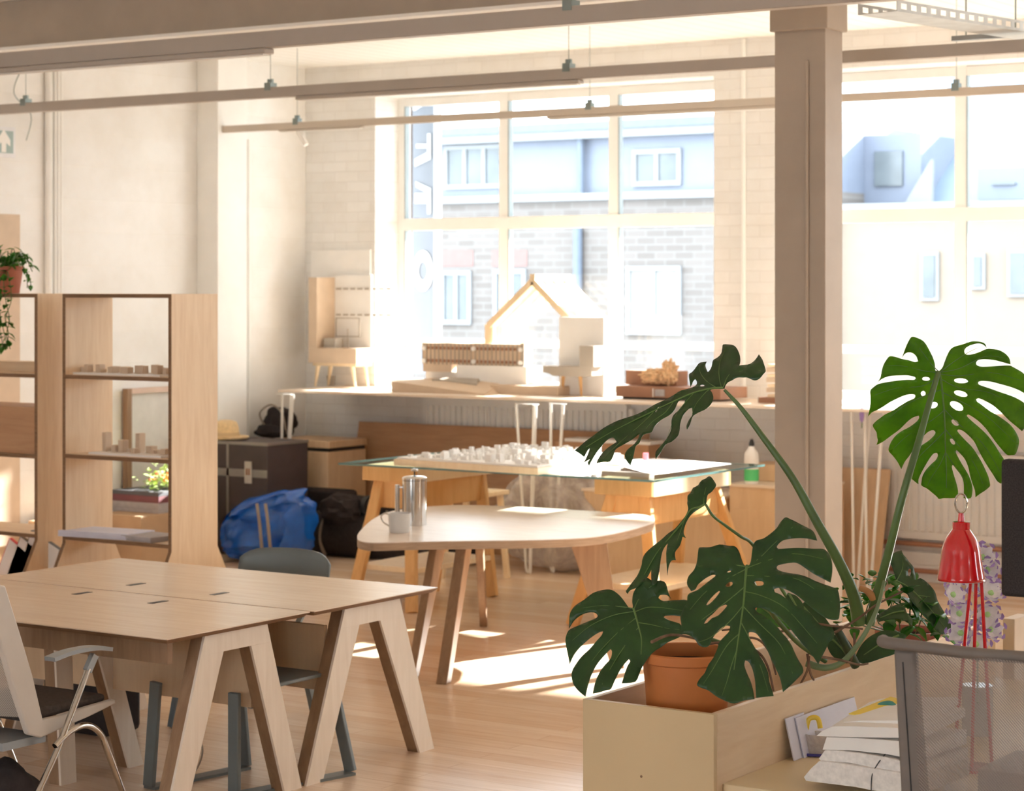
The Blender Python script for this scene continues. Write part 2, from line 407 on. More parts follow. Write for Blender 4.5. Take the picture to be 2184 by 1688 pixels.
# windows
YG = YW+.35
def window(idx, x0, x1):
    fr = B(); W3 = (x1-x0)
    fw = .07
    fr.box(x0, x0+fw, YG-.03, YG+.04, ZS+.02, ZT); fr.box(x1-fw, x1, YG-.03, YG+.04, ZS+.02, ZT)
    fr.box(x0+.004, x1-.004, YG-.026, YG+.036, ZT-fw, ZT-.003); fr.box(x0+.004, x1-.004, YG-.026, YG+.036, ZS+.024, ZS+.08)
    step = (W3-2*fw+.09)/3
    cols = []
    for k in range(3):
        c0 = x0+fw+k*step; c1 = c0+step-.09; cols.append((c0, c1))
        if k < 2: fr.box(c1, c1+.09, YG-.03, YG+.04, ZS+.02, ZT)
    fr.box(x0+.004, x1-.004, YG-.036, YG+.046, 2.565, 2.665)
    fr.box(x0+.004, x1-.004, YG-.026, YG+.036, 1.60, 1.66)
    # slim opening-light frames, each pane
    fo = struct(fr.build('window_%d' % idx, paint))
    gasket = B()
    for c0, c1 in cols:
        for z0, z1 in ((2.665, ZT-fw), (1.66, 2.565), (ZS+.08, 1.60)):
            gasket.box(c0, c0+.012, YG-.035, YG+.02, z0, z1)
            B().box(c0, c1, YG, YG+.008, z0, z1).build('window_pane', glass, fo, smooth=False)
    gasket.build('window_gasket', plain('gasket_%d' % idx, (.35, .42, .45), .5), fo)
for i, (a, b) in enumerate(openings): window(i+1, a, b)

# beams, column
struct(B().box(XL, XR, 10.25, 10.5, 3.63, ZC).build('trim_3', columnp, bevel=.004))
struct(B().box(XL, XR, 10.18, 10.57, 3.625, 3.645).build('trim_4', paint))
cl = onY(1652, 700, 10.32); cm = onY(1760, 700, 10.32); cr = onX(1797, 700, cm.x)
col = struct(B().box(cl.x, cm.x, 10.32, cr.y, 0, 3.63).build('trim_5', columnp, bevel=.004))
cz = B().box(cl.x-.02, cm.x+.02, 10.30, cr.y+.02, onY(1700, 64, 10.3).z, 3.63)
struct(cz.build('trim_6', columnp, bevel=.006))
xm = onY(1719, 700, 10.3).x
tag(B().cyl((xm, 10.31, .05), .009, 3.2, 8).build('column_conduit', columnp), 'thin painted conduit running down the face of the square column', 'pipe')

# lighting tracks on rods
def rail(name, Y, Z, x0, x1, h, w, mat, label, lum, rods):
    t = thing(name, label, 'track light', ((x0+x1)/2, Y, Z))
    B().box(x0, x1, Y-w/2, Y+w/2, Z-h/2, Z+h/2).build('rail', mat, t, bevel=.004)
    for a, b, hh in lum:
        B().box(a, b, Y-w*.55, Y+w*.55, Z-h/2-hh, Z-h/2-.001).build('luminaire', mat, t, bevel=.006)
        B().box(a+.02, b-.02, Y-w*.4, Y+w*.4, Z-h/2-hh-.006, Z-h/2-hh-.0005).build('diffuser', whitein, t)
    for x in rods:
        c = B().box(x-.025, x+.025, Y-w*.55, Y+w*.55, Z+h/2-.02, Z+h/2+.03)
        c.box(x-.018, x-.006, Y-.01, Y+.01, Z+h/2+.03, Z+h/2+.055); c.box(x+.006, x+.018, Y-.01, Y+.01, Z+h/2+.03, Z+h/2+.055)
        co = c.build('rail_clip', clipm, t)
        B().cyl((x, Y, Z+h/2+.03), .0022, ZC-(Z+h/2+.03), 6).build('hanging_rod', clipm, co)
    return t
ZR = 3.345
def ux(u, v, Y): return onY(u, v, Y).x
rail('lighting_track', 13.5, 3.345, XL+.005, XR, .055, .05, track, 'farthest white lighting track, hung just in front of the windows', [(ux(1170, 250, 13.5), ux(1170, 250, 13.5)+2.2, .018), (ux(598, 270, 13.5), ux(775, 270, 13.5), .012)], [ux(634, 245, 13.5), ux(1258, 212, 13.5), ux(2040, 175, 13.5)])
rail('lighting_track', 11.1, 3.345, XL+.005, XR, .068, .06, trackd, 'middle white lighting track crossing in front of the column', [(ux(636, 205, 11.1), ux(1240, 180, 11.1), .024)], [ux(55, 212, 11.1), ux(577, 180, 11.1), ux(1213, 135, 11.1), ux(2260, 90, 11.1)])
tt = rail('lighting_track', 8.84, 3.365, XL+.005, XR, .085, .07, trackd, 'nearest and thickest lighting track, running under the ceiling beam', [(XL+.1, ux(575, 110, 8.84), .030), ], [ux(1218, 20, 8.84)])
# small spot light under the far track
q = onY(650, 300, 13.5); sp = thing('spot_light', 'small white cylinder spot hanging from the far track near the corner', 'spotlight', (q.x, 13.5, 3.19))
B().cyl((q.x-.015, 13.5, 3.22), .006, .105, 8).build('spot_stem', white, sp)
B().cyl((q.x-.06, 13.5, 3.30), .022, .13, 20, (.55, 0, -.8)).build('lamp_head', white, sp)
# second near conduit on ceiling and cable tray at the right
tr = thing('cable_tray', 'perforated galvanised cable tray hung from the ceiling at the right', 'cable tray', onZ(1980, 50, 3.5))
d = Vector((math.sin(math.radians(9.5)), math.cos(math.radians(9.5)), 0)); d = Vector((d.x, d.y, 0))
p0 = onZ(1800, 30, 3.50)
p0 = atD(1830, 32, 10.8); pz = p0.z
p0 = Vector((p0.x, p0.y, pz)); L = 4.2
side = Vector((d.y, -d.x, 0))
galv = plain('galvanised', (.50, .52, .52), .4, .5, .1, 12)
tb = B(); tb.prism([p0, p0+side*.22, p0+side*.22+d*L, p0+d*L], (0, 0, .003)); tb.build('tray_base', galv, tr)
for sgn, nm in ((0, 'tray_side'), (.22, 'tray_side')):
    q0 = p0+side*sgn
    tb = B(); nh = 48; hh = .055
    for k in range(nh):          # rail with a row of slots: top strip, bottom strip and webs
        a = q0+d*(L*k/nh); c_ = q0+d*(L*(k+.42)/nh)
        tb.prism([a, c_, c_+Vector((0, 0, hh)), a+Vector((0, 0, hh))], side*.002)
    tb.prism([q0, q0+d*L, q0+d*L+Vector((0, 0, .014)), q0+Vector((0, 0, .014))], side*.003)
    tb.prism([q0+Vector((0, 0, hh-.014)), q0+d*L+Vector((0, 0, hh-.014)), q0+d*L+Vector((0, 0, hh)), q0+Vector((0, 0, hh))], side*.003)
    tb.build(nm, galv, tr)
q = onY(2032, 82, 12.0); q2 = onY(2166, 76, 12.0)
tb = B().box(q.x, q2.x+.05, 11.98, 12.02, q.z-.016, q.z+.012)
tb.build('tray_bracket', greysteel, tr)
B().cyl((q.x+.08, 12.0, q.z), .005, ZC-q.z, 6).build('hanging_rod', clipm, tr)
B().cyl((q2.x, 12.0, q.z), .005, ZC-q.z, 6).build('hanging_rod', clipm, tr)
# loose cable on left wall
cb = B().tube(bez([onX(42, 155, XL+.03), onX(30, 200, XL+.05)]+[onX(66, 245, XL+.05), onX(56, 300, XL+.03)], 6), .004, 6)
tag(cb.build('loose_cable', clipm), 'loose grey cable dangling on the left wall above the exit sign', 'cable')

# ================================================================== OUTSIDE
def brick2(name, c1, c2, mort):
    m, nt, p = newmat(name)
    b = nt.nodes.new('ShaderNodeTexBrick'); nt.links.new(coord(nt, (1, 1, 1), 'Object', (math.pi/2, 0, 0)), b.inputs['Vector'])
    b.inputs['Scale'].default_value = 1.0; b.inputs['Brick Width'].default_value = .34; b.inputs['Row Height'].default_value = .115
    b.inputs['Mortar Size'].default_value = .012
    b.inputs['Color1'].default_value = (*c1, 1); b.inputs['Color2'].default_value = (*c2, 1); b.inputs['Mortar'].default_value = (*mort, 1)
    nt.links.new(b.outputs['Color'], p.inputs['Base Color']); p.inputs['Roughness'].default_value = .8; return m
outbrick = brick2('stock_brick', (.105, .093, .086), (.130, .116, .109), (.145, .137, .132))
outwarm = plain('pale_render', (.20, .165, .13), .8, 0, .03)
clad = plain('zinc_cladding', (.125, .145, .19), .5, 0, .05, 2)
cladb = plain('blue_cladding', (.10, .135, .18), .5, 0, .06, 2)
gut = plain('gutter_blue', (.09, .115, .155), .5)
pale = plain('pale_fascia', (.19, .20, .21), .6, 0, .02)
outglass = plain('house_window_glass', (.085, .10, .11), .2, 0, .2, 2)
blind = plain('window_blind', (.21, .21, .205), .8, 0, .02)
YO = 30.0
xa, xb = onY(700, 400, YO).x-4, onY(1770, 400, YO).x
zt = onY(1400, 290, YO).z; zl = onY(1400, 417, YO).z
bl = thing('brick_house', 'pale brick terrace with a blue-grey clad top storey seen through the left window', 'building', ((xa+xb)/2, YO, -6))
B().box(xa, xb, YO, YO+8, -6, zl).build('brick_wall', outbrick, bl)
B().box(xa, xb, YO+.1, YO+8, zl, zt).build('clad_storey', clad, bl)
B().box(xa, xb, YO-.15, YO+8, zt, zt+.13).build('fascia', pale, bl)
B().box(xa, xb, YO-.2, YO+.1, zt+.131, zt+.26).build('gutter', gut, bl)
B().box(xa, xb, YO-.10, YO+.1, zl-.05, zl+.06).build('ledge', pale, bl)
def hwin(u0, v0, u1, v1, n, gm, parent, off=0.0):
    a, b = onY(u0, v0, YO), onY(u1, v1, YO)
    f = B(); y0 = YO-.05+off
    z1 = onY((u0+u1)/2, v0, YO).z; z0 = onY((u0+u1)/2, v1, YO).z
    w = .07
    f.box(a.x+.003, b.x-.003, y0-.004, y0+.09, z1-w, z1+.003); f.box(a.x+.003, b.x-.003, y0-.004, y0+.09, z0-.003, z0+w)
    for k in range(n+1):
        x = a.x+(b.x-a.x-w)*k/n; f.box(x, x+w, y0, y0+.1, z0, z1)
    fo = f.build('house_window', pale, parent)
    B().box(a.x+.02, b.x-.02, y0+.03, y0+.06, z0+.02, z1-.02).build('window_pane', gm, fo)
hwin(942, 309, 1072, 402, 3, outglass, bl, .1)
hwin(1344, 318, 1448, 396, 2, outglass, bl, .1)
hwin(943, 578, 1007, 692, 2, outglass, bl)
hwin(1055, 575, 1124, 690, 2, outglass, bl)
hwin(1338, 568, 1455, 714, 2, blind, bl)
for u0, u1, v in ((930, 1010, 552), (1050, 1125, 552)):
    a, b = onY(u0, v, YO), onY(u1, v, YO)
    B().box(a.x, b.x, YO-.01, YO+.02, a.z-.13, a.z+.13).build('brick_lintel', pinkm, bl)
q = onY(1238, 500, YO)
B().cyl((q.x, YO-.08, -2), .075, q.z+2.1, 10).build('downpipe', gut, bl)
q = onY(1240, 350, YO)
B().cyl((q.x, YO-.02, zl), .06, zt-zl, 10).build('downpipe', gut, bl)
# right house: pitched blue slate-clad gable and pale lower wall
x2, x3 = xb+.02, 9.0
br = thing('rendered_house', 'pale rendered house with blue-grey dormers seen through the right window', 'building', ((x2+x3)/2, YO+1, -6))
zl2 = onY(1900, 458, YO+1).z
B().box(x2, x3, YO+.2, YO+8, -6, zl2).build('rendered_wall', outwarm, br)
B().box(x2, x3, YO+.1, YO+8, zl2, zl2+.14).build('ledge', pale, br)
r0, r1 = zl2+.14, onY(1900, 255, YO+1).z
B().prism([(x2, YO+1.3, r0), (x2, YO+5, r1+1.2), (x2, YO+8, r0)], (x3-x2, 0, 0)).build('roof', cladb, br)
def dorm(u0, u1, vt, vb):
    a, b = onY(u0, vt, YO+1.2), onY(u1, vb, YO+1.2)
    o = B().box(a.x, b.x, YO+1.2, YO+4, r0+.05, a.z).build('dormer', clad, br)
    m = (a.x+b.x)/2; w = (b.x-a.x)*.22
    B().box(m-w, m+w, YO+1.15, YO+1.25, r0+.3, a.z-.25).build('house_window', outglass, o)
dorm(1830, 1965, 290, 440); dorm(2085, 2200, 360, 440)
a = onY(1930, 432, YO+1.1); b = onY(1973, 340, YO+1.1)
B().prism([(a.x, YO+1.1, a.z), (b.x+.1, YO+1.1, a.z), (b.x+.1, YO+1.1, b.z)], (0, .1, 0)).build('gable_panel', pale, br)
for u0, v0, u1, v1 in ((1972, 545, 1997, 634), (2158, 540, 2190, 626), (2080, 548, 2096, 610)):
    a, b = onY(u0, v0, YO+.2), onY(u1, v1, YO+.2)
    o = B().box(a.x-.05, b.x+.05, YO+.15, YO+.22, b.z-.05, a.z+.05).build('house_window', pale, br)
    B().box(a.x, b.x, YO+.13, YO+.16, b.z, a.z).build('window_pane', outglass, o)
struct(B().box(-45, 30, 15.6, 60, -6.2, -6).build('ground', plain('street', (.25, .245, .24), .9), origin=(0, 0, 0)))
banw = plain('banner_white', (.55, .56, .56), .8, 0, .02)
# hanging letter banner outside, read from behind, letters stacked
a, b = onY(880, 200, 16.4), onY(936, 740, 16.4)
ban = thing('letter_banner', 'pale vertical shop banner with large white letters hanging outside the left window', 'banner', ((a.x+b.x)/2, 16.4, 1.3))
B().box(a.x, b.x-.05, 16.40, 16.415, 1.3, 3.9).build('banner_cloth', plain('banner_blue', (.165, .18, .205), .8, 0, .02), ban)
B().box(b.x-.05, b.x+.01, 16.39, 16.43, 1.3, 3.9).build('banner_edge', banw, ban)
B().box(a.x, a.x+.04, 15.301, 16.43, 3.86, 3.90).build('banner_bracket', gut, ban)
def pb(pts, name='letter'):
    P = [onY(840+x/3.376, 150+y/3.376, 16.39) for x, y in pts]
    B().prism(P, (0, .006, 0)).build(name, banw, ban)
pb([(160, 530), (240, 530), (240, 455), (265, 455), (265, 640), (150, 695), (150, 640), (240, 590), (240, 560), (160, 560)])
pb([(155, 800), (265, 850), (265, 1035), (240, 1035), (240, 960), (150, 960), (150, 885), (240, 885), (160, 840)])
pb([(100, 180), (265, 180), (265, 225), (150, 290), (130, 290), (130, 200)])
c = onY(840+208/3.376, 150+1445/3.376, 16.39)
ob = B(); n = 28
for k in range(n):
    t0, t1 = 2*math.pi*k/n, 2*math.pi*(k+1)/n
    f = lambda t, r: c+Vector((math.cos(t)*r*.9, 0, math.sin(t)*r*1.5))
    ob.prism([f(t0, .055), f(t1, .055), f(t1, .125), f(t0, .125)], (0, .006, 0))
ob.build('letter', banw, ban)

# ================================================================== COUNTER UNDER THE WINDOWS
ZK = 1.262
ct = thing('window_counter', 'long pale plywood counter running below the windows on white hairpin legs', 'counter', (-7, 14.35, 0))
B().box(-11.52, 4.5, 13.93, YW-.002, ZK-.022, ZK).build('countertop', counterm, ct, bevel=.002)
def hairpin(pt, tops, r=.0105):
    c = Vector(pt); b = B()
    n = len(tops)
    T = [c+Vector((dx, dy, 0)) for dx, dy in tops]
    for i in range(n-1):
        a, e = T[i], T[i+1]
        a = Vector((a.x, a.y, ZK-.025)); e = Vector((e.x, e.y, ZK-.025))
        f = c+(Vector((a.x, a.y, 0))-Vector((c.x, c.y, 0)))*.22; g = c+(Vector((e.x, e.y, 0))-Vector((c.x, c.y, 0)))*.22
        f.z = .05; g.z = .05; m = (f+g)/2; m.z = r
        b.tube([a, a.lerp(f, .5), f, (f+m)/2+Vector((0, 0, -.012)), m, (g+m)/2+Vector((0, 0, -.012)), g, g.lerp(e, .5), e], r, 8)
    b.box(min(p.x for p in T)-.012, max(p.x for p in T)+.012, c.y-.012, c.y+.012, ZK-.0265, ZK-.0225)
    b.build('hairpin_leg', white, ct)
hairpin(onZ(598, 1172, 0), [(.02, .0), (.10, .04), (-.02, .16)])
hairpin(onZ(1128, 1225, 0), [(-.11, 0), (.01, .08), (.07, -.04)])
hairpin(onZ(1175, 1222, 0), [(.0, 0), (.08, .04), (.12, -.02)])
yh = 14.05
for x in (onY(1822, 1260, yh).x, onY(1850, 1235, yh).x): hairpin((x, yh, 0), [(-.02, 0), (.10, .04), (.06, .12)])
hairpin((-3.6, yh, 0), [(-.02, 0), (.10, .04), (.06, .12)]); hairpin((-.5, yh, 0), [(-.02, 0), (.10, .04), (.06, .12)]); hairpin((3.5, yh, 0), [(-.02, 0), (.10, .04), (.06, .12)])

# radiators
def radiator(x0, x1, z0, z1, y, label):
    t = thing('radiator', label, 'radiator', ((x0+x1)/2, y, z0))
    b = B(); n = int((x1-x0-.04)/.055); s = (x1-x0-.04)/n
    b.box(x0, x1, y+.02, y+.08, z0, z1)
    for k in range(n):
        x = x0+.02+k*s
        b.prism([(x+.006, y+.021, z0+.05), (x+.014, y, z0+.06), (x+s-.018, y, z0+.06), (x+s-.008, y+.021, z0+.05)], (0, 0, z1-z0-.11))
    b.build('radiator_panel', paint, t)
    B().box(x0-.004, x1+.004, y-.005, y+.085, z1, z1+.012).build('top_grille', paint, t)
    B().cyl((x1+.03, y+.04, z1-.09), .02, .06, 12).build('valve', white, t)
radiator(-10.65, -8.72, .55, 1.185, 14.69, 'long white panel radiator under the left window behind the brown board')
a = onY(1892, 985, 14.69); b_ = onY(2300, 1150, 14.69)
radiator(a.x, b_.x, onY(1950, 1150, 14.69).z, onY(1950, 968, 14.69).z, 14.69, 'white panel radiator under the right window behind the red lamp')
# skirting, copper pipes right of column
for v, mat_, nm, lab in ((1160, copper, 'heating_pipe', 'upper copper heating pipe under the right-hand radiator'), (1217, copper, 'heating_pipe', 'lower copper heating pipe near the floor under the right-hand radiator')):
    q = onY(1950, v, 14.74)
    tag(B().tube([(-7.2, 14.74, q.z), (3, 14.74, q.z)], .018, 10).build(nm, mat_), lab, 'pipe')
q = onY(1950, 1192, 14.76)
struct(B().box(XL, XR, 14.76, 14.8, 0, .12).build('baseboard_back', paint, bevel=.004))
struct(B().box(-7.2, 3, 14.765, 14.8, q.z-.04, q.z+.05).build('trim_7', paint, bevel=.004))

def obox(name, label, cat, mat_, x0, x1, y0, y1, z0, z1, bev=.004, group=None):
    return tag(B().box(x0, x1, y0, y1, z0, z1).build(name, mat_, bevel=bev), label, cat, group)
# leaning boards under the counter
bd = B().hexa([(-11.23, 14.42, 0), (-8.47, 14.42, 0), (-8.47, 14.44, 0), (-11.23, 14.44, 0)], [(-11.23, 14.62, .98), (-8.47, 14.62, .98), (-8.47, 14.64, .98), (-11.23, 14.64, .98)])
tag(bd.build('plywood_board', brownply), 'long brown plywood board leaning below the radiator behind the glass table', 'board')
a = onY(1800, 1000, 14.5); b_ = onY(1886, 995, 14.5)
bd = B().hexa([(a.x-.15, 14.40, 0), (b_.x, 14.40, 0), (b_.x, 14.42, 0), (a.x-.15, 14.42, 0)], [(a.x-.15, 14.60, a.z), (b_.x, 14.60, a.z), (b_.x, 14.62, a.z), (a.x-.15, 14.62, a.z)])
tag(bd.build('plywood_board', boxm, bevel=.006), 'tan board leaning right of the column below the right window', 'board')

# tall plywood crates beside the column
def crate(name, label, u0, u1, vt, y, depth, mat_=boxm, z0=0.0, panel=True, lid=True):
    a, b = onY(u0, vt, y), onY(u1, vt, y); z1 = (a.z+b.z)/2
    t = thing(name, label, 'cabinet', ((a.x+b.x)/2, y+depth/2, z0))
    B().box(a.x, b.x, y, y+depth, z0, z1-.02).build('cabinet_body', mat_, t, bevel=.003)
    if lid: B().box(a.x-.005, b.x+.005, y-.01, y+depth, z1-.02, z1).build('cabinet_top', counterm, t)
    if panel: B().box(a.x+.04, b.x-.04, y-.012, y-.0005, z0+.03, z1-.17).build('door', mat_, t, bevel=.003)
    return a, b, z1
a1, b1, z1 = crate('plywood_crate', 'wide tan plywood crate on the floor behind the glass table right trestle', 1243, 1545, 1050, 13.72, .55, panel=False)
a2, b2, z2 = crate('plywood_cabinet', 'tan plywood cabinet with an inset door, left of the square column', 1556, 1720, 1036, 13.72, .6)
obox('small_crate', 'small tan box standing on the plywood cabinet beside the column', 'box', boxm, onY(1598, 1000, 14.0).x, onY(1690, 1000, 14.0).x, 14.0, 14.28, z2, onY(1620, 990, 14.0).z)
q = onY(1600, 1030, 13.78)
bt = thing('cleaner_bottle', 'white squeeze bottle with black cap and green label on the plywood cabinet', 'bottle', (q.x, 13.80, z2))
B().lathe((q.x, 13.80, z2), [(0, 0), (.045, 0), (.05, .01), (.05, .17), (.046, .21), (.022, .245), (.018, .26), (0, .26)], 28).build('bottle_body', whitecard, bt)
B().lathe((q.x, 13.80, z2+.26), [(0, 0), (.02, 0), (.02, .02), (.012, .045), (0, .05)], 16).build('cap', black, bt)
B().lathe((q.x, 13.80, z2+.02), [(.0505, 0), (.0515, .001), (.0515, .08), (.0505, .081)], 28).build('label_patch', greenl, bt)
# stack of brown boxes seen under the big leaf
a = onY(1300, 945, 14.25); b_ = onY(1395, 945, 14.25)
obox('brown_box', 'brown box behind the glass table, under the long drooping leaf', 'box', brownply, a.x-.45, b_.x-.02, 14.2, 14.38, .0, a.z)
obox('model_plank', 'pale plank lying on the brown box behind the city model', 'plank', whitecard, onY(1205, 942, 14.2).x, onY(1388, 942, 14.2).x, 14.19, 14.39, a.z+.0005, a.z+.025, .002)

# ================================================================== OBJECTS ON THE COUNTER
# sectional model on a wooden stand
P = onZ(672, 822, ZK); X0 = P.x-.075; YM = 14.50
sm = thing('section_model', 'tall white and tan sectional model on a small wooden stand at the counter left end', 'architectural model', (X0+.26, YM+.1, ZK))
zb0 = onY(660, 774, YM).z; zb1 = onY(660, 742, YM).z; ztp = onY(660, 592, YM).z
xr = onY(760, 760, YM).x; xl = onY(658, 700, YM).x
B().box(xl, xr, YM, YM+.26, zb0, zb1).build('model_base', tancard, sm)
B().box(xl, xl+.088, YM, YM+.26, zb1+.0005, ztp).build('side_wall', tancard, sm)
B().box(xl+.0885, onY(792, 700, YM+.24).x, YM+.24, YM+.26, zb1+.0005, ztp+.02).build('back_panel', whitecard, sm)
sl = B()
for row in range(2):
    for k in range(8):
        x = xl+.11+k*.075; z = (onY(700, 616, YM+.24).z if row == 0 else onY(700, 671, YM+.24).z)
        sl.box(x, x+.048, YM+.228, YM+.2395, z-.008, z+.006)
sl.build('window_slots', greycard, sm)
B().box(xl+.12, xl+.24, YM+.05, YM+.15, zb1+.0005, zb1+.08).build('model_block', greycard, sm)
fr = B(); fx0, fx1, fz0, fz1 = xl+.16, xl+.41, zb1+.09, zb1+.25
fr.box(fx0, fx1, YM+.16, YM+.17, fz0, fz0+.008); fr.box(fx0, fx1, YM+.16, YM+.17, fz1-.008, fz1); fr.box(fx0, fx0+.008, YM+.16, YM+.17, fz0, fz1); fr.box(fx1-.008, fx1, YM+.16, YM+.17, fz0, fz1); fr.box((fx0+fx1)/2-.003, (fx0+fx1)/2+.003, YM+.16, YM+.17, zb1, fz0+.07)
fr.build('wire_frame', greycard, sm)
st = B(); st.box(xl+.03, xr-.02, YM+.02, YM+.24, zb0-.025, zb0-.0005)
st.build('stand_top', pinel, sm)
for dx, dy in ((.07, .04), (xr-xl-.07, .04), (.07, .21), (xr-xl-.07, .21)):
    sx = -.03 if dx < .2 else .03
    B().tube([(xl+dx, YM+dy, zb0-.026), (xl+dx+sx, YM+dy, ZK+.001)], [.02, .009], 10).build('stand_leg', pinel, sm)
q = onZ(706, 822, ZK)
tag(B().lathe(q, [(0, 0), (.034, 0), (.033, .03), (.040, .082), (.034, .082), (.028, .01), (0, .01)], 28).build('dark_cup', greycard), 'small dark brown cup on the counter under the sectional model', 'cup')
obox('grey_card', 'pale grey card sheet leaning on the wall above the sectional model', 'card', whitecard, onY(664, 560, 14.78).x, onY(790, 560, 14.78).x, 14.775, 14.797, onY(700, 592, 14.78).z, onY(700, 534, 14.78).z, 0)
# grey landscape wedge
a, b_ = onZ(835, 833, ZK), onZ(1032, 835, ZK)
wdg = B(); y0 = 14.1; ax, bx = onY(835, 820, y0).x, onY(1035, 820, y0).x
wdg.hexa([(ax, y0, ZK), (bx, y0, ZK), (bx, y0+.4, ZK), (ax, y0+.4, ZK)], [(ax, y0, ZK+.085), (bx, y0, ZK+.008), (bx-.12, y0+.4, ZK+.09), (ax+.1, y0+.4, ZK+.10)])
wm = thing('terrain_model', 'grey sloping wedge terrain model lying on the counter', 'architectural model', ((ax+bx)/2, y0+.2, ZK)); wdg.build('terrain_base', tancard, wm)
B().hexa([(ax+.25, y0+.20, ZK+.085), (bx-.22, y0+.20, ZK+.055), (bx-.30, y0+.36, ZK+.08), (ax+.30, y0+.36, ZK+.09)], [(ax+.25, y0+.2, ZK+.100), (bx-.22, y0+.2, ZK+.075), (bx-.30, y0+.36, ZK+.115), (ax+.30, y0+.36, ZK+.115)]).build('terrain_roof', greycard, wm)
# long facade model
y0 = 14.45; ax, bx = onY(900, 760, y0).x, onY(1115, 760, y0).x; zt_, zb_ = onY(1000, 733, y0).z, onY(1000, 779, y0).z
fm = thing('facade_model', 'long tan slatted facade model with white dots on the counter', 'architectural model', ((ax+bx)/2, y0+.06, ZK))
B().box(ax, bx, y0+.012, y0+.12, zb_-.0, zt_).build('facade_body', tancard, fm)
B().box(ax, ax+.28, y0+.012, y0+.12, zb_-.06, zb_-.0005).build('facade_base', tancard, fm)
B().box(bx-.02, bx+.012, y0, y0+.12, zb_, zt_+.01).build('end_wall', greycard, fm)
rb = B(); n = 24
for k in range(n+1):
    x = ax+(bx-ax-.02)*k/n; rb.box(x-.0025, x+.0025, y0+.004, y0+.0125, zb_-.0, zt_)
rb.build('facade_ribs', greycard, fm)
hz = (zt_-zb_)
sl = B()
for zz in (zb_+hz*.10, zb_+hz*.70):
    for k in range(n):
        x = ax+(bx-ax-.02)*k/n; sl.box(x+.008, x+.028, y0+.006, y0+.0118, zz, zz+.022)
sl.build('window_slots', dkbrown, fm)
for zz in (zb_+hz*.16, zb_+hz*.76):
    for x in (ax+.02, (ax+bx)/2+.02, bx-.02): B().cyl((x, y0-.012, zz), .018, .02, 16, (0, 1, 0)).build('white_dot', whitecard, fm)
B().box(ax+.35, bx+.05, y0-.02, y0+.2, ZK, zb_-.001).build('model_plinth', whitecard, fm)
B().box(ax, ax+.34, y0+.05, y0+.2, ZK, zb_-.061).build('model_plinth', whitecard, fm)
# timber gable frame model
y0 = 14.62; g = thing('gable_frame_model', 'pale timber gable frame model of repeated house frames on the counter', 'architectural model', (onY(1140, 700, y0).x, y0+.25, ZK))
yd = [y0, y0+.14, y0+.30, y0+.46]
L0 = onY(1046, 700, y0); R0 = onY(1232, 700, y0); T0 = onY(1140, 600, y0); 
for i, yy in enumerate(yd):
    lx, rx, tx = L0.x, R0.x, T0.x
    ze = onY(1046, 692, y0).z; zt_ = T0.z
    fb = B(); w = .075
    fb.bar((lx, yy, ZK), (lx, yy, ze), w, .05); fb.bar((rx, yy, ZK), (rx, yy, ze), w, .05)
    fb.bar((lx, yy, ze-.01), (tx, yy, zt_), .05, w, (0, 1, 0)); fb.bar((rx, yy, ze-.01), (tx, yy, zt_), .05, w, (0, 1, 0))
    fb.build('timber_frame', pinel, g)
B().bar((tx, yd[0]-.03, zt_+.03), (tx, yd[-1]+.03, zt_+.03), .05, .05).build('ridge_beam', pinel, g)
# big white card block
y0 = 14.66; a, b_ = onY(1192, 676, y0), onY(1288, 676, y0)
# small grey desk-like model on wooden legs, in front
y0 = 14.3; a3, b3 = onY(1158, 783, y0), onY(1262, 783, y0); zs0, zs1 = onY(1200, 803, y0).z, onY(1200, 782, y0).z
dm = thing('desk_model', 'small grey model like a desk on two thin wooden legs on the counter', 'architectural model', ((a3.x+b3.x)/2, y0+.08, ZK))
B().prism([(a3.x, y0, zs1), (b3.x, y0, zs1), (b3.x, y0, zs0+.01), (b3.x-.05, y0, zs0), (a3.x+.09, y0, zs0), (a3.x+.05, y0, zs0+.02), (a3.x, y0, zs0+.028)], (0, .16, 0)).build('model_body', greycard, dm)
q0, q1 = onY(1236, 738, y0), onY(1266, 738, y0)
B().box(q0.x, q1.x, y0, y0+.16, zs1+.0005, q0.z).build('model_tower', greycard, dm)
for u, v in ((1199, 842), (1240, 842)):
    q = onY(u, 842, y0+.08)
    B().tube([(q.x+.01*(1 if u < 1220 else -1), y0+.08, zs0-.0005), (q.x, y0+.08, ZK+.001)], [.015, .008], 10).build('model_leg', pine, dm)
y0 = 14.47; a, b_ = onY(1192, 676, y0), onY(1288, 676, y0)
obox('white_card_box', 'tall white card box standing behind the grey desk-like model', 'box', whitecard, a.x, b_.x, y0, y0+.13, ZK, a.z, .003)
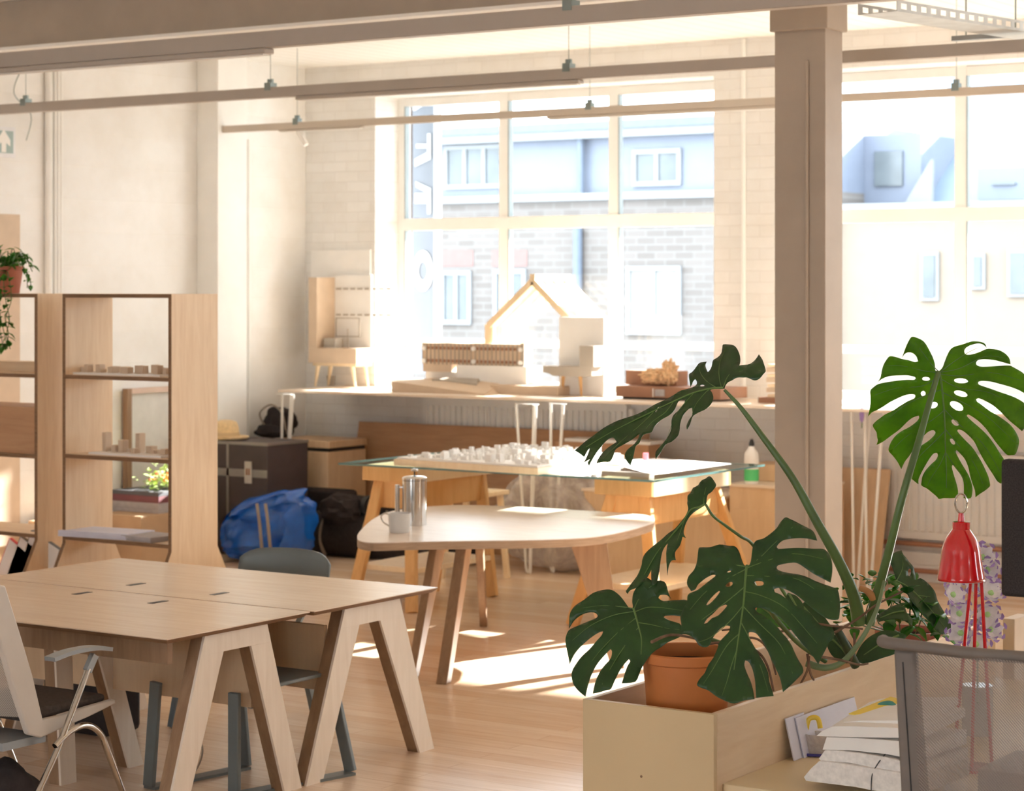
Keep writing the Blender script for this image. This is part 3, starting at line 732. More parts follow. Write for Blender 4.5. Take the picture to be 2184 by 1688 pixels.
# brown box models
y0 = 14.2; a, b_ = onY(1313, 823, y0), onY(1536, 823, y0)
bm_ = thing('brown_site_model', 'flat reddish-brown site model with a block of dried moss trees on the counter', 'architectural model', ((a.x+b_.x)/2, y0+.2, ZK))
B().box(a.x, b_.x, y0, y0+.42, ZK+.016, a.z).build('model_tray', dkbrown, bm_, bevel=.002)
B().box(a.x+.05, b_.x-.25, y0+.02, y0+.3, ZK, ZK+.0155).build('model_foot', black, bm_)
c0 = onY(1392, 838, y0-.003)
B().box(c0.x, c0.x+.008, y0-.006, y0-.0005, c0.z-.03, c0.z+.03).build('label_strip', whitecard, bm_)
B().box(c0.x+.02, c0.x+.10, y0-.006, y0-.0005, c0.z-.025, c0.z+.025).build('label_photo', papers2, bm_)
a4, b4 = onY(1334, 790, y0+.2), onY(1412, 790, y0+.2)
B().box(a4.x, b4.x+.12, y0+.2, y0+.38, a.z+.0005, a4.z).build('model_block', dkbrown, bm_, bevel=.003)
q = onY(1405, 803, y0+.12)
B().blob((q.x-.02, y0+.12, q.z), .12, .07, .055, 3, .5, 4, 4, a.z+.001).blob((q.x+.09, y0+.12, q.z+.03), .06, .05, .085, 5, .6, 4, 4, a.z+.001).build('moss_trees', moss, bm_)
y0 = 14.25; a, b_ = onY(1617, 854, y0), onY(1700, 854, y0)
tm = thing('tower_model', 'small stacked tan tower model on a dark base beside the column', 'architectural model', ((a.x+b_.x)/2, y0+.1, ZK))
B().box(a.x, b_.x, y0, y0+.2, ZK, ZK+.04).build('model_base', dkbrown, tm)
for k in range(7): B().box(a.x+.06-.01*(k % 2), b_.x-.03, y0+.03, y0+.17, ZK+.041+k*.036, ZK+.041+k*.036+.02+.012*(k % 2)).build('model_floor', tancard if k % 2 else pinel, tm)
y0 = 14.3; a, b_ = onY(1045, 806, y0), onY(1190, 812, y0)
obox('flat_model_box', 'pale flat card model box lying on the counter in front of the timber gable frames', 'architectural model', tancard, a.x, b_.x, y0, y0+.25, ZK, ZK+.07, .003)
q = onZ(1837, 905, ZK)

# ================================================================== GLASS TABLE ON TRESTLES
ZGL = .93
gt = thing('glass_tabletop', 'large clear glass tabletop with green edge resting on two pine trestles', 'table top', (-7.9, 12.35, ZGL-.012))
gx0, gx1, gy0, gy1 = -9.10, -6.69, 11.62, 13.06
B().box(gx0+.003, gx1-.003, gy0+.003, gy1-.003, ZGL-.012, ZGL).build('glass_sheet', tabglass, gt, smooth=False)
ge = B(); ge.box(gx0, gx1, gy0, gy0+.003, ZGL-.012, ZGL); ge.box(gx0, gx1, gy1-.003, gy1, ZGL-.012, ZGL)
ge.box(gx0, gx0+.003, gy0+.003, gy1-.003, ZGL-.012, ZGL); ge.box(gx1-.003, gx1, gy0+.003, gy1-.003, ZGL-.012, ZGL)
ge.build('polished_edge', glassedge, gt, smooth=False)
def trestle(x0, x1, y0, y1, label, fx0, fx1, fy0, fy1, zt, shelfz=.24):
    t = thing('pine_trestle', label, 'trestle', ((x0+x1)/2, (y0+y1)/2, 0))
    B().box(x0, x1, y0, y0+.03, zt-.10, zt).build('tray_front', pine, t, bevel=.003)
    B().box(x0, x1, y1-.03, y1, zt-.10, zt).build('tray_back', pine, t, bevel=.003)
    B().box(x0, x0+.03, y0+.0305, y1-.0305, zt-.10, zt).build('tray_side', pinel, t)
    B().box(x1-.03, x1, y0+.0305, y1-.0305, zt-.10, zt).build('tray_side', pinel, t)
    B().box(x0+.031, x1-.031, y0+.031, y1-.031, zt-.095, zt-.08).build('tray_bottom', pine, t)
    xm = (x0+x1)/2
    B().box(x0+.06, x1-.06, y0+.06, y1-.06, zt-.28, zt-.101).build('head_rail', pine, t, bevel=.004)
    for sx, fx in ((x0+.09, fx0), (x1-.09, fx1)):
        for sy, fy in ((y0+.08, fy0), (y1-.08, fy1)):
            B().bar((sx, sy, zt-.102), (fx, fy, .0), .08, .04, (0, 1, 0)).build('leg', pine, t, bevel=.003)
    k = 1-(shelfz/(zt-.1))
    lx0, lx1 = x0+.09+(fx0-x0-.09)*k, x1-.09+(fx1-x1+.09)*k
    ly0, ly1 = y0+.08+(fy0-y0-.08)*k, y1-.08+(fy1-y1+.08)*k
    B().box(lx0-.03, lx1+.03, ly0+.02, ly1-.02, shelfz, shelfz+.035).build('lower_shelf', pinel, t, bevel=.003)
trestle(-8.96, -8.53, 11.70, 12.66, 'left pine trestle with open tray top under the glass table', -8.93, -8.44, 11.54, 12.46, ZGL-.0125)
trestle(-7.165, -6.76, 11.70, 12.72, 'right pine trestle with open tray top, sunlit side facing the plants', -7.30, -6.70, 11.66, 12.95, ZGL-.0125)
# city model
cm_ = thing('city_model', 'white card city model crowded with tiny buildings on a plywood base on the glass table', 'architectural model', (-8.2, 12.3, ZGL))
A = onZ(846, 985, ZGL+.05); Bq = onZ(1145, 1003, ZGL+.05)
y0 = 11.78; ax = onY(846, 985, y0+.35).x; bx = onY(1145, 1000, y0).x
cb = B(); 
base = [(-8.90, 12.30), (-7.75, 11.76), (-7.30, 12.62), (-8.35, 12.95)]
base = [onZ(840, 980, ZGL+.04).to_2d(), onZ(1147, 1000, ZGL+.04).to_2d(), onZ(1330, 972, ZGL+.04).to_2d(), onZ(1075, 962, ZGL+.04).to_2d()]
cb.prism([(p[0], p[1], ZGL) for p in base], (0, 0, .042)); cb.build('model_base', pinel, cm_)
cen = sum((Vector(p) for p in base), Vector((0, 0)))/4
b2 = [cen+(Vector(p)-cen)*.97 for p in base]
B().prism([(p.x, p.y, ZGL+.0425) for p in b2], (0, 0, .012)).build('street_level', whitecard, cm_)
bb = B(); rnd = random.Random(3)
for i in range(420):
    s, t_ = rnd.random(), rnd.random()
    p = (b2[0]*(1-s)+b2[1]*s)*(1-t_)+(b2[3]*(1-s)+b2[2]*s)*t_
    p = cen+(p-cen)*.94
    w = rnd.uniform(.008, .026); l = rnd.uniform(.008, .026); h = rnd.choice([.02, .03, .03, .04, .05, .06, .08])*rnd.uniform(.4, .9)*(1 if s > .2 else .5)
    if rnd.random() < .3: bb.cyl((p.x, p.y, ZGL+.0547), w*.7, h, 8)
    else: bb.box(p.x-w, p.x+w, p.y-l, p.y+l, ZGL+.0547, ZGL+.0547+h)
bo = bb.build('model_buildings', whitecard, cm_); bo['kind'] = 'stuff'
q = onZ(1336, 1010, ZGL); 
obox('card_offcut', 'narrow grey card strip lying on the glass near its front right corner', 'card', greycard, onY(1286, 1012, 11.76).x, onY(1388, 1012, 11.76).x, 11.74, 11.80, ZGL+.0005, ZGL+.028, 0)
q0 = onZ(1340, 990, ZGL)
o_ = [onZ(u, v, ZGL).to_2d() for u, v in ((1395, 1014), (1560, 990), (1400, 978), (1290, 985))]
tag(B().prism([(p.x, p.y, ZGL+.0005) for p in o_], (0, 0, .0004)).build('paper_sheet', paper), 'large white sheet standing in for the bright reflection on the right end of the glass table', 'paper')  # white sheet enlarged to carry the bright window reflection on the glass
tag(B().hexa([(q0.x-.25, q0.y-.1, ZGL+.001), (q0.x+.2, q0.y-.16, ZGL+.001), (q0.x+.28, q0.y+.18, ZGL+.001), (q0.x-.18, q0.y+.22, ZGL+.001)], [(q0.x-.25, q0.y-.1, ZGL+.006), (q0.x+.2, q0.y-.16, ZGL+.006), (q0.x+.28, q0.y+.18, ZGL+.006), (q0.x-.18, q0.y+.22, ZGL+.006)]).build('paper_sheet', paper), 'loose white drawing sheet on the glass right of the city model', 'paper')
q = onZ(1377, 985, ZGL)
tag(B().cyl((q.x, q.y, ZGL+.007), .018, .05, 16).build('marker_pot', plain('pink_plastic', (.8, .15, .2), .4)), 'tiny pink pot standing on the drawing sheet on the glass table', 'pot')
# plastic film bundle, draped mass under the table
pf = B()
q0 = onZ(1060, 1222, 0); q1 = onZ(1262, 1228, 0)
cx, cy_ = (q0.x+q1.x)/2, (q0.y+q1.y)/2+.25
bmf = bmesh.new(); bmesh.ops.create_icosphere(bmf, subdivisions=5, radius=1)
for v in bmf.verts:
    c = v.co.copy(); a = math.atan2(c.y, c.x); zz = (c.z+1)/2
    w = .62-.26*zz+.10*math.sin(a*9+zz*3)*(1-abs(c.z))+.12*noise.noise(Vector((c.x*3, c.y*3, c.z*2)))
    v.co = Vector((cx-.03+c.x*w*1.05, cy_+c.y*w*.55, max(0.002, zz*.84+.03*noise.noise(c*4))))
pf.bm.free(); pf.bm = bmf
tag(pf.build('plastic_sheet', film), 'crumpled translucent plastic sheeting heaped under the window counter', 'plastic sheet')
# low stool behind left trestle
q = onZ(1020, 1050, .62)
ls = thing('wooden_stool', 'small pale wooden stool behind the left trestle', 'stool', (q.x, q.y, 0))
B().box(q.x-.22, q.x+.17, q.y-.15, q.y+.15, .60, .635).build('seat', pinel, ls, bevel=.006)
for dx in (-.17, .12):
    for dy in (-.1, .1):
        B().bar((q.x+dx, q.y+dy, .599), (q.x+dx*1.35, q.y+dy*1.3, 0), .04, .03, (0, 1, 0)).build('leg', pinel, ls)

# ================================================================== ROUND-CORNERED TABLE
ZT_ = .73
rt = thing('ash_table', 'large rounded-triangle ash wood table on splayed legs in the middle of the floor', 'table', (-7.1, 10.4, 0))
ctl = [(762, 1148), (768, 1133), (800, 1105), (850, 1088), (960, 1078), (1080, 1080), (1220, 1088), (1350, 1096), (1388, 1102), (1396, 1110), (1390, 1117), (1340, 1132), (1265, 1146), (1150, 1152), (1000, 1154), (880, 1156), (800, 1158), (772, 1155)]
pts = [onZ(u, v, ZT_) for u, v in ctl]
pp = []
N = len(pts)
for i in range(N):
    p0, p1, p2, p3 = pts[i-1], pts[i], pts[(i+1) % N], pts[(i+2) % N]
    for k in range(5):
        t = k/5
        pp.append(.5*((2*p1)+(-p0+p2)*t+(2*p0-5*p1+4*p2-p3)*t*t+(-p0+3*p1-3*p2+p3)*t**3))
B().prism([(p.x, p.y, ZT_-.004) for p in pp], (0, 0, .004)).build('tabletop', tabletopm, rt)
B().prism([(p.x, p.y, ZT_-.045) for p in pp], (0, 0, .0405)).build('tabletop_edge', tableedge, rt)
def yleg(top, foot, w0, w1, th, mat_):
    top, foot = Vector(top), Vector(foot)
    out = (foot-top); out.z = 0; out.normalize(); s_ = Vector((-out.y, out.x, 0))
    B().hexa([foot-out*w1/2-s_*th/2, foot+out*w1/2-s_*th/2, foot+out*w1/2+s_*th/2, foot-out*w1/2+s_*th/2],
             [top-out*w0/2-s_*th/2, top+out*w0/2-s_*th/2, top+out*w0/2+s_*th/2, top-out*w0/2+s_*th/2]).build('leg', mat_, rt, bevel=.004)
f1 = onZ(877, 1460, 0); f2 = onZ(946, 1458, 0); f3 = onZ(1318, 1425, 0)
t1 = onZ(922, 1168, ZT_-.046); t2 = onZ(965, 1170, ZT_-.046)
yleg((t1.x-.02, t1.y+.08, ZT_-.046), f1, .15, .07, .045, walnut)
yleg((t2.x+.02, t2.y+.08, ZT_-.046), f2, .10, .075, .06, walnut)
t3 = onZ(1250, 1162, ZT_-.046)
yleg((t3.x-.02, t3.y+.06, ZT_-.046), f3, .20, .07, .045, walnut)
yleg((-7.55, 11.0, ZT_-.046), (-7.75, 11.35, 0), .12, .07, .045, walnut)
# mug and french press
q = onZ(852, 1136, ZT_); mg = thing('mug', 'white cup with thin handle on the ash table', 'mug', (q.x, q.y, ZT_))
B().lathe((q.x, q.y, ZT_), [(0, 0), (.052, 0), (.056, .006), (.064, .108), (.060, .108), (.052, .010), (0, .010)], 40).build('cup', plain('mug_white', (.66, .64, .61), .35), mg)
hv = Vector((-cs, -sn, 0))
hp = bez([Vector((q.x, q.y, ZT_))+hv*r+Vector((0, 0, z)) for r, z in ((.058, .100), (.085, .104), (.102, .085), (.088, .055), (.056, .035))], 6)
B().tube(hp, .0045, 8).build('handle', chrome, mg)
q = onZ(884, 1120, ZT_); fp = thing('french_press', 'tall polished steel cafetiere standing behind the white mug on the ash table', 'coffee pot', (q.x, q.y, ZT_))
rr = .070
B().lathe((q.x, q.y, ZT_), [(0, 0), (rr, 0), (rr, .255), (rr-.003, .258), (0, .258)], 48).build('steel_body', chrome, fp)
B().lathe((q.x, q.y, ZT_+.2585), [(0, 0), (rr+.002, 0), (rr+.002, .012), (rr-.01, .02), (.01, .024), (0, .024)], 48).build('lid', chrome, fp)
B().cyl((q.x, q.y, ZT_+.282), .004, .025, 10).build('plunger_rod', black, fp)
B().lathe((q.x, q.y, ZT_+.307), [(0, 0), (.02, .001), (.022, .006), (.015, .014), (0, .016)], 24).build('plunger_knob', chrome, fp)
hq = Vector((q.x, q.y, ZT_))+hv*(rr+.028)
B().cyl((hq.x, hq.y, ZT_+.045), .014, .185, 16).build('handle', chrome, fp)
B().bar((hq.x, hq.y, ZT_+.215), Vector((hq.x, hq.y, ZT_+.215))-hv*.03, .012, .008).build('handle_bracket', chrome, fp)

# ================================================================== OPEN SHELF UNITS
def shelf_unit(x0, y0, width, depth, ztop, shelves, label, inner_front):
    t = thing('open_shelf_unit', label, 'shelf unit', (x0+width/2, y0+depth/2, 0))
    th = .022; zk = .60; fl = .16
    def side(x, nm):
        b = B(); 
        outline = [(y0, zk), (y0-fl, .30), (y0-fl-.02, 0), (y0+depth+fl+.02, 0), (y0+depth+fl, .30), (y0+depth, zk), (y0+depth, ztop), (y0, ztop)]
        b.prism([(x, a, z) for a, z in outline], (th, 0, 0)); b.build(nm, plyZ, t)
        e = B(); pts_ = [(y0, ztop), (y0, zk), (y0-fl, .30), (y0-fl-.02, 0)]
        for a, c in zip(pts_, pts_[1:]): e.prism([(x, a[0]-.003, a[1]), (x, c[0]-.003, c[1]), (x, c[0]-.0002, c[1]), (x, a[0]-.0002, a[1])], (th, 0, 0))
        e.build('edge_strip', plyedge, t)
    side(x0, 'side_panel'); side(x0+width-th, 'side_panel')
    for z in [ztop]+shelves:
        B().box(x0+th+.0005, x0+width-th-.0005, y0+.002, y0+depth-.002, z-.022, z).build('shelf', plyX, t)
        B().box(x0+th+.0005, x0+width-th-.0005, y0-.003, y0+.0015, z-.022, z).build('edge_strip', plyedge, t)
    return t
d = 13.0
pA, pB = atD(134, 627, 13.0), None
YS = pA.y
xA = pA.x; xB = onY(366, 627, YS).x
dep = onX(464, 625, xB).y-YS
zz = [onY(250, v, YS).z for v in (803, 975, 1153)]
su = shelf_unit(xA, YS, xB-xA, dep, pA.z, zz, 'open birch plywood shelf unit with flared feet, the right one of the pair', 0)
w1 = xB-xA; x1r = onY(80, 627, YS).x
zz1 = [onY(30, v, YS).z for v in (797, 968, 1136)]
su1 = shelf_unit(x1r-w1, YS, w1, dep, pA.z, zz1, 'open birch plywood shelf unit at the left picture edge with a trailing plant on top', 0)
B().box(x1r-w1+.023, x1r-.0225, YS+.01, YS+dep-.02, zz1[1]+.0005, onY(30, 868, YS).z).build('drawer_box', brownply, su1, bevel=.003)
B().box(x1r-w1+.023, x1r-.0225, YS+dep*.6, YS+dep*.9, zz1[0]+.0005, onY(30, 772, YS+dep*.5).z).build('back_rail', plyX, su1)
# small card models on the shelves
def sitemodel(u0, u1, vb, label, tall, seed, z):
    a = onY(u0, vb, YS+.12); b = onY(u1, vb, YS+.12); r = random.Random(seed)
    t = thing('small_site_model', label, 'architectural model', ((a.x+b.x)/2, YS+.17, z))
    B().box(a.x, b.x, YS+.06, YS+.28, z, z+.012).build('model_base', whitecard, t)
    n = int((b.x-a.x)/.045)
    for k in range(n):
        x = a.x+.02+k*.045; h = r.choice(tall); y = YS+.08+r.random()*.12
        B().box(x, x+r.uniform(.022, .043), y, y+.05, z+.0125, z+.0125+h).build('model_block', tancard, t)
sitemodel(168, 356, 798, 'low tan card block model on the top shelf of the right shelf unit', [.02, .03, .035, .045, .05], 4, zz[0])
sitemodel(204, 358, 968, 'tan card model with little towers on the middle shelf of the right shelf unit', [.02, .03, .07, .11, .04, .02], 9, zz[1])
# papers on the bottom shelf
def sheaf(name, label, cat, cx, cy, w, l, z, h, rot, mat_, n=1, group=None):
    o = B(); R = Matrix.Rotation(rot, 3, 'Z')
    for k in range(n):
        dz = h/n; jx = (k % 3-1)*.004
        P = [R@Vector((sx*w/2+jx, sy*l/2-jx, 0))+Vector((cx, cy, z+k*dz)) for sx, sy in ((-1, -1), (1, -1), (1, 1), (-1, 1))]
        o.hexa(P, [p+Vector((0, 0, dz*.92)) for p in P])
    return tag(o.build(name, mat_), label, cat, group)
sheaf('magazine_stack', 'stack of pale blue-grey drawing folders at the left of the lowest shelf', 'papers', onY(222, 1145, YS+.1).x, YS+.12, .50, .26, zz[2]+.0005, .035, .12, paperb, 4)
sheaf('notebook_stack', 'dark grey notebooks with pale pages at the right of the lowest shelf', 'papers', onY(315, 1145, YS+.1).x, YS+.13, .26, .24, zz[2]+.0005, .03, -.1, papers2, 3)
# leaning books bottom left
for k, (u, v0, v1, mm, lab) in enumerate([(4, 1175, 1222, plain('pink_cover', (.65, .12, .18), .6), 'pink book leaning in the left shelf unit foot'), (28, 1170, 1222, plain('grey_cover', (.16, .15, .14), .6), 'dark grey book leaning in the left shelf unit foot, middle of three'), (52, 1155, 1222, plain('slate_cover', (.22, .22, .22), .6), 'rightmost slate-grey book leaning in the left shelf unit foot')]):
    a = onY(u-14, 1235, YS); b = onY(u+22, v0, YS)
    bk = thing('leaning_book', lab, 'book', (a.x, YS+.05, a.z))
    B().bar((a.x, YS+.10, a.z-.1), (b.x, YS+.10, b.z), .26, .025, (0, 1, 0)).build('cover', mm, bk)
    B().bar((a.x+.004, YS+.10, a.z-.09), (b.x-.002, YS+.10, b.z-.004), .25, .026, (0, 1, 0)).build('pages', paper, bk)
bx_ = onY(20, 1230, YS)
obox('storage_crate', 'tan crate under the leaning books at the left picture edge', 'box', brownply, bx_.x-.5, bx_.x+.35, YS-.60, YS-.2, .0, onY(20, 1250, YS-.4).z)
# trailing plant
q = onY(14, 620, YS+.18); pz0 = pA.z+.0005
tp = thing('trailing_plant', 'trailing green ivy in a terracotta pot on top of the left shelf unit', 'potted plant', (q.x, YS+.18, pz0))
B().lathe((q.x, YS+.18, pz0), [(0, 0), (.075, 0), (.078, .01), (.098, .14), (.106, .142), (.106, .165), (.096, .165), (.09, .13), (0, .13)], 36).build('plant_pot', plain('pot_red_clay', (.42, .13, .07), .7, 0, .1), tp)
B().cyl((q.x, YS+.18, pz0+.131), .085, .012, 24).build('soil', soil, tp)
lf = B(); stx = B(); r = random.Random(11)
def vine(pts_, nleaf, sz):
    P = bez(pts_, 8); stx.tube(P, .0025, 5)
    for k in range(nleaf):
        i = int((k+.5)/nleaf*(len(P)-1)); p = P[i]
        dd = Vector((r.uniform(-1, 1), r.uniform(-1, .6), r.uniform(-.7, .5)))
        lf.leaflet(p, dd, sz*r.uniform(.8, 1.3), sz*.75, .3)
top = Vector((q.x, YS+.18, pz0+.15))
for k in range(14):
    a = k/14*2*math.pi; vine([top+Vector((math.cos(a)*.04, math.sin(a)*.04, 0)), top+Vector((math.cos(a)*.10, math.sin(a)*.09, .09+.03*math.sin(k*3))), top+Vector((math.cos(a)*.17, math.sin(a)*.15, .03+.05*math.sin(k*5)))], 7, .055)
def PX(u, v, y): return onY(u, v, y)
vine([top, PX(40, 560, YS+.1), PX(62, 590, YS+.05), PX(66, 612, YS+.04)], 9, .04)
vine([top, PX(36, 560, YS+.0), PX(56, 580, YS-.03), PX(58, 615, YS-.03)], 9, .04)
for us in ((8, 12, 20, 14, 22), (0, -4, 2, 10, 16), (20, 24, 12, 18, 10), (-10, -12, -6, 2, 8)):
    vine([top, PX(us[0], 600, YS-.02), PX(us[1], 640, YS-.03), PX(us[2], 680, YS-.03), PX(us[3], 715, YS-.03), PX(us[4], 745, YS-.03)], 16, .05)
lo = lf.build('foliage', leafs, tp, solid=.0006); stx.build('vine_stems', petm, tp)

# ================================================================== STORAGE PILE IN THE CORNER
fc = thing('flight_case', 'dark flight case with metal edges standing behind the blue bag, a straw hat on top', 'case', (-11.45, 13.35, 0))
cx0, cx1, cy0, cy1, cz1 = -11.62, onY(570, 1000, 13.25).x, 13.25, 13.75, onY(520, 944, 13.25).z
B().box(cx0, cx1, cy0, cy1, 0, cz1).build('case_shell', casem, fc, bevel=.006)
eb = B()
xe = onY(486, 1000, 13.25).x
eb.box(xe-.012, xe+.012, cy0-.004, cy0-.0005, .02, cz1); eb.box(cx0-.003, cx1+.003, cy0-.005, cy0-.0005, cz1-.02, cz1+.003); eb.box(cx1+.0005, cx1+.005, cy0, cy1, cz1-.02, cz1+.003)
zb_ = onY(530, 1010, cy0).z; eb.box(cx0, cx1, cy0-.004, cy0-.0005, zb_-.03, zb_+.03)
eb.build('metal_edging', aluminium, fc)
q = onY(531, 1008, cy0)
B().box(q.x-.035, q.x+.035, cy0-.012, cy0-.0055, q.z-.085, q.z+.085).build('latch_plate', plain('latch', (.55, .50, .44), .5), fc)
B().box(q.x-.018, q.x-.006, cy0-.018, cy0-.0125, q.z-.02, q.z+.03).box(q.x+.006, q.x+.018, cy0-.018, cy0-.0125, q.z-.02, q.z+.03).build('latch_tab', dkbrown, fc)
q = onY(478, 935, 13.4)
h = thing('straw_hat', 'straw sun hat lying on the dark flight case', 'hat', (q.x, 13.42, cz1+.004))
B().lathe((q.x, 13.42, cz1+.004), [(.11, .0), (.175, .004), (.185, .02), (.17, .024), (.11, .022), (.10, .10), (.085, .135), (.04, .150), (0, .153)], 40).build('hat_body', straw, h)
B().lathe((q.x, 13.42, cz1+.030), [(.1115, 0), (.1120, .001), (.1075, .028), (.1065, .028)], 40).build('hat_band', plain('hat_band', (.62, .45, .26), .8), h)
# plywood case with lid + backpack on top
y0 = 13.95; a, b_ = onY(572, 940, y0), onY(702, 940, y0)
pc = thing('plywood_case', 'tan plywood storage case with a dark gap under its pale lid, below the black backpack', 'case', ((a.x+b_.x)/2, y0+.25, 0))
zl_ = onY(640, 962, y0).z
B().box(a.x, b_.x-.015, y0, y0+.5, 0, zl_).build('case_body', boxm, pc, bevel=.004)
B().box(a.x, b_.x, y0-.0, y0+.5, zl_+.03, zl_+.085).build('lid', boxm, pc, bevel=.004)
B().box(a.x+.01, b_.x-.02, y0+.02, y0+.49, zl_, zl_+.0295).build('lid_gap_shade', black, pc)  # solid black filler standing for the shade between body and lid
B().cyl((a.x+.09, y0-.003, zl_-.18), .035, .002, 24, (0, -1, 0)).build('round_label', paper, pc)
q = onY(598, 910, y0+.2); zq = zl_+.0855
bp = thing('backpack', 'small black backpack sitting on the plywood case lid', 'bag', (q.x, y0+.2, zq))
B().blob((q.x, y0+.2, zq+.12), .14, .12, .13, 2, .3, 2, 4, zq).blob((q.x-.02, y0+.1, zq+.05), .15, .08, .06, 6, .3, 2, 3, zq).build('bag_body', blackfab, bp)
B().tube(bez([(q.x-.08, y0+.09, zq+.1), (q.x-.11, y0+.07, zq+.2), (q.x+.0, y0+.08, zq+.27), (q.x+.1, y0+.1, zq+.2), (q.x+.13, y0+.12, zq+.03)], 6), .008, 6).build('strap', strapm, bp)
# blue carrier bag
bb = B(); b0 = bmesh.new(); bmesh.ops.create_grid(b0, x_segments=44, y_segments=36, size=1); b0.free()
q0, q1 = onZ(462, 1215, 0), onZ(598, 1190, 0)
yb = 12.78; xl_, xr_ = onY(440, 1100, yb).x, onY(600, 1100, yb).x
bmf = bmesh.new(); bmesh.ops.create_icosphere(bmf, subdivisions=5, radius=1)
for v in bmf.verts:
    c = v.co.copy(); k = lambda t, e: math.copysign(abs(t)**e, t)
    x = k(c.x, .55); y = k(c.y, .6); z = k(c.z, .7)
    n1 = noise.noise(Vector((c.x*2.6, c.y*2.6, c.z*2.6)))*.09+noise.ridged_multi_fractal(Vector((c.x*2, c.y*2, c.z*3)), 1, 2, 3, 1, 2)*.03
    tz = (z+1)/2
    hh = .40+.20*(.5+.5*x)
    v.co = Vector(((xl_+xr_)/2+x*(xr_-xl_)/2*(1+n1), yb+.25+y*.22*(1-.35*tz)+n1, max(.002, tz*hh*(1+n1*.8))))
bb.bm.free(); bb.bm = bmf
bg_ = thing('blue_carrier_bag', 'big shiny blue woven plastic bag full of things in front of the flight case', 'bag', ((xl_+xr_)/2, yb+.25, 0))
bb.build('bag_body', blueb, bg_)
for s_ in (560, 578):
    P = [onY(s_-12, 1075, yb-.01), onY(s_-6, 1120, yb-.03), onY(s_, 1190, yb-.02)]
    B().tube(bez(P, 6), .012, 6).build('bag_handle', strapm, bg_)
# duffels
def duffel(name, label, u0, u1, vb, rad, yoff, straps, mat_=blackfab, z0=0.0, flat=0.0):
    a, e = onZ(u0, vb, z0), onZ(u1, vb, z0); 
    y = (a.y+e.y)/2; x0, x1 = onY(u0, vb, y).x, onY(u1, vb, y).x
    t = thing(name, label, 'bag', ((x0+x1)/2, y+rad, z0)); b = B(); n = 26; rings = []
    for i in range(n+1):
        s = i/n; x = x0+(x1-x0)*s; e_ = min(1, (1-abs(2*s-1)**6)**.5+.02); row = []
        for k in range(24):
            an = k/24*2*math.pi
            rr_ = rad*e_*(1+.06*noise.noise(Vector((x*5, math.cos(an)*2, math.sin(an)*2))))
            row.append(b.bm.verts.new((x, y+rad+math.cos(an)*rr_*1.05, max(z0+.001, z0+rad*.82+math.sin(an)*rr_*.95))))
        rings.append(row)
    for i in range(n):
        for k in range(24): b.bm.faces.new([rings[i][k], rings[i][(k+1) % 24], rings[i+1][(k+1) % 24], rings[i+1][k]])
    b.bm.faces.new(rings[0][::-1]); b.bm.faces.new(rings[-1])
    b.build('bag_body', mat_, t)
    for s in straps:
        x = x0+(x1-x0)*s
        P = [(x, y+rad+math.cos(an)*rad*1.09, z0+rad*.82+math.sin(an)*rad*1.0) for an in [math.radians(g_) for g_ in range(230, 60, -12)]]
        sb = B()
        for p_, q_ in zip(P, P[1:]): sb.bar(p_, q_, .035, .006, (0, -.7, .7) if False else (1, 0, 0))
        sb.build('strap', strapm, t)
    return t, x0, x1, y
duffel('duffel_bag', 'long dark duffel bag with pale webbing straps on the floor behind the ash table', 606, 985, 1198, .20, 0, (.22, .46))
y = 13.75; a, e = onY(620, 1075, y), onY(735, 1065, y)
obox('camera_case', 'black soft equipment case lying behind the long duffel bag', 'case', blackfab, a.x, e.x, 13.78, 13.93, 0, onY(660, 1048, 13.6).z, .03)
q = onY(740, 1082, 13.5)
tri = thing('rolled_bag', 'dark rolled bag with a round barrel end on top of the duffel bags', 'bag', (q.x, 13.5, .3))
B().cyl((q.x-.16, 13.72, q.z), .075, .34, 28, (1, -.12, -.03)).build('barrel', blackfab, tri)
B().cyl((q.x+.05, 13.69, q.z-.005), .083, .05, 28, (1, -.12, -.03)).build('collar', black, tri)
B().blob((q.x-.14, 13.6, .36), .18, .14, .12, 9, .4, 2.5, 3).build('bag_body', blackfab, tri)
q = onY(785, 1120, 13.55)
tag(B().blob((q.x, 14.02, .17), .28, .2, .20, 4, .35, 2.5, 4, .002).build('crumpled_jacket', blackfab), 'crumpled dark jacket lying right of the rolled bag', 'jacket')
# framed panel and boxes seen through the shelf
q0, q1 = onX(276, 830, XL+.09), onX(284, 1075, XL+.06)
ypan = q0.y
fp_ = thing('framed_panel', 'brown wooden framed panel leaning on the left wall, seen through the shelf unit', 'frame', (XL+.1, ypan+.5, 0))
zt_ = q0.z
B().box(XL+.02, XL+.07, ypan, ypan+.05, .1, zt_).build('frame_post', walnut, fp_)
B().box(XL+.02, XL+.07, ypan+1.2, ypan+1.25, .1, zt_).build('frame_post', walnut, fp_)
B().box(XL+.02, XL+.07, ypan+.051, ypan+1.199, zt_-.04, zt_).build('frame_rail', plain('pinkish_frame', (.70, .52, .42), .6), fp_)
B().box(XL+.02, XL+.03, ypan+.051, ypan+1.199, .1, zt_-.041).build('panel', plain('pale_panel', (.74, .72, .68), .5), fp_)
XB = -11.3
q = onX(330, 1100, XB)
obox('cardboard_box', 'open cardboard box against the left wall, seen through the shelf unit', 'box', cardboard, XL+.1, XB-.25, q.y-.75, q.y-.25, 0, onX(270, 1100, XB-.2).z)
obox('cardboard_box', 'tan cardboard box under the stack of books, seen through the shelf unit', 'box', cardboard, XL+.25, XB+.05, q.y-.2, q.y+.5, 0, onX(320, 1098, XB).z, group=None)
zz_ = onX(320, 1098, XB).z+.0005
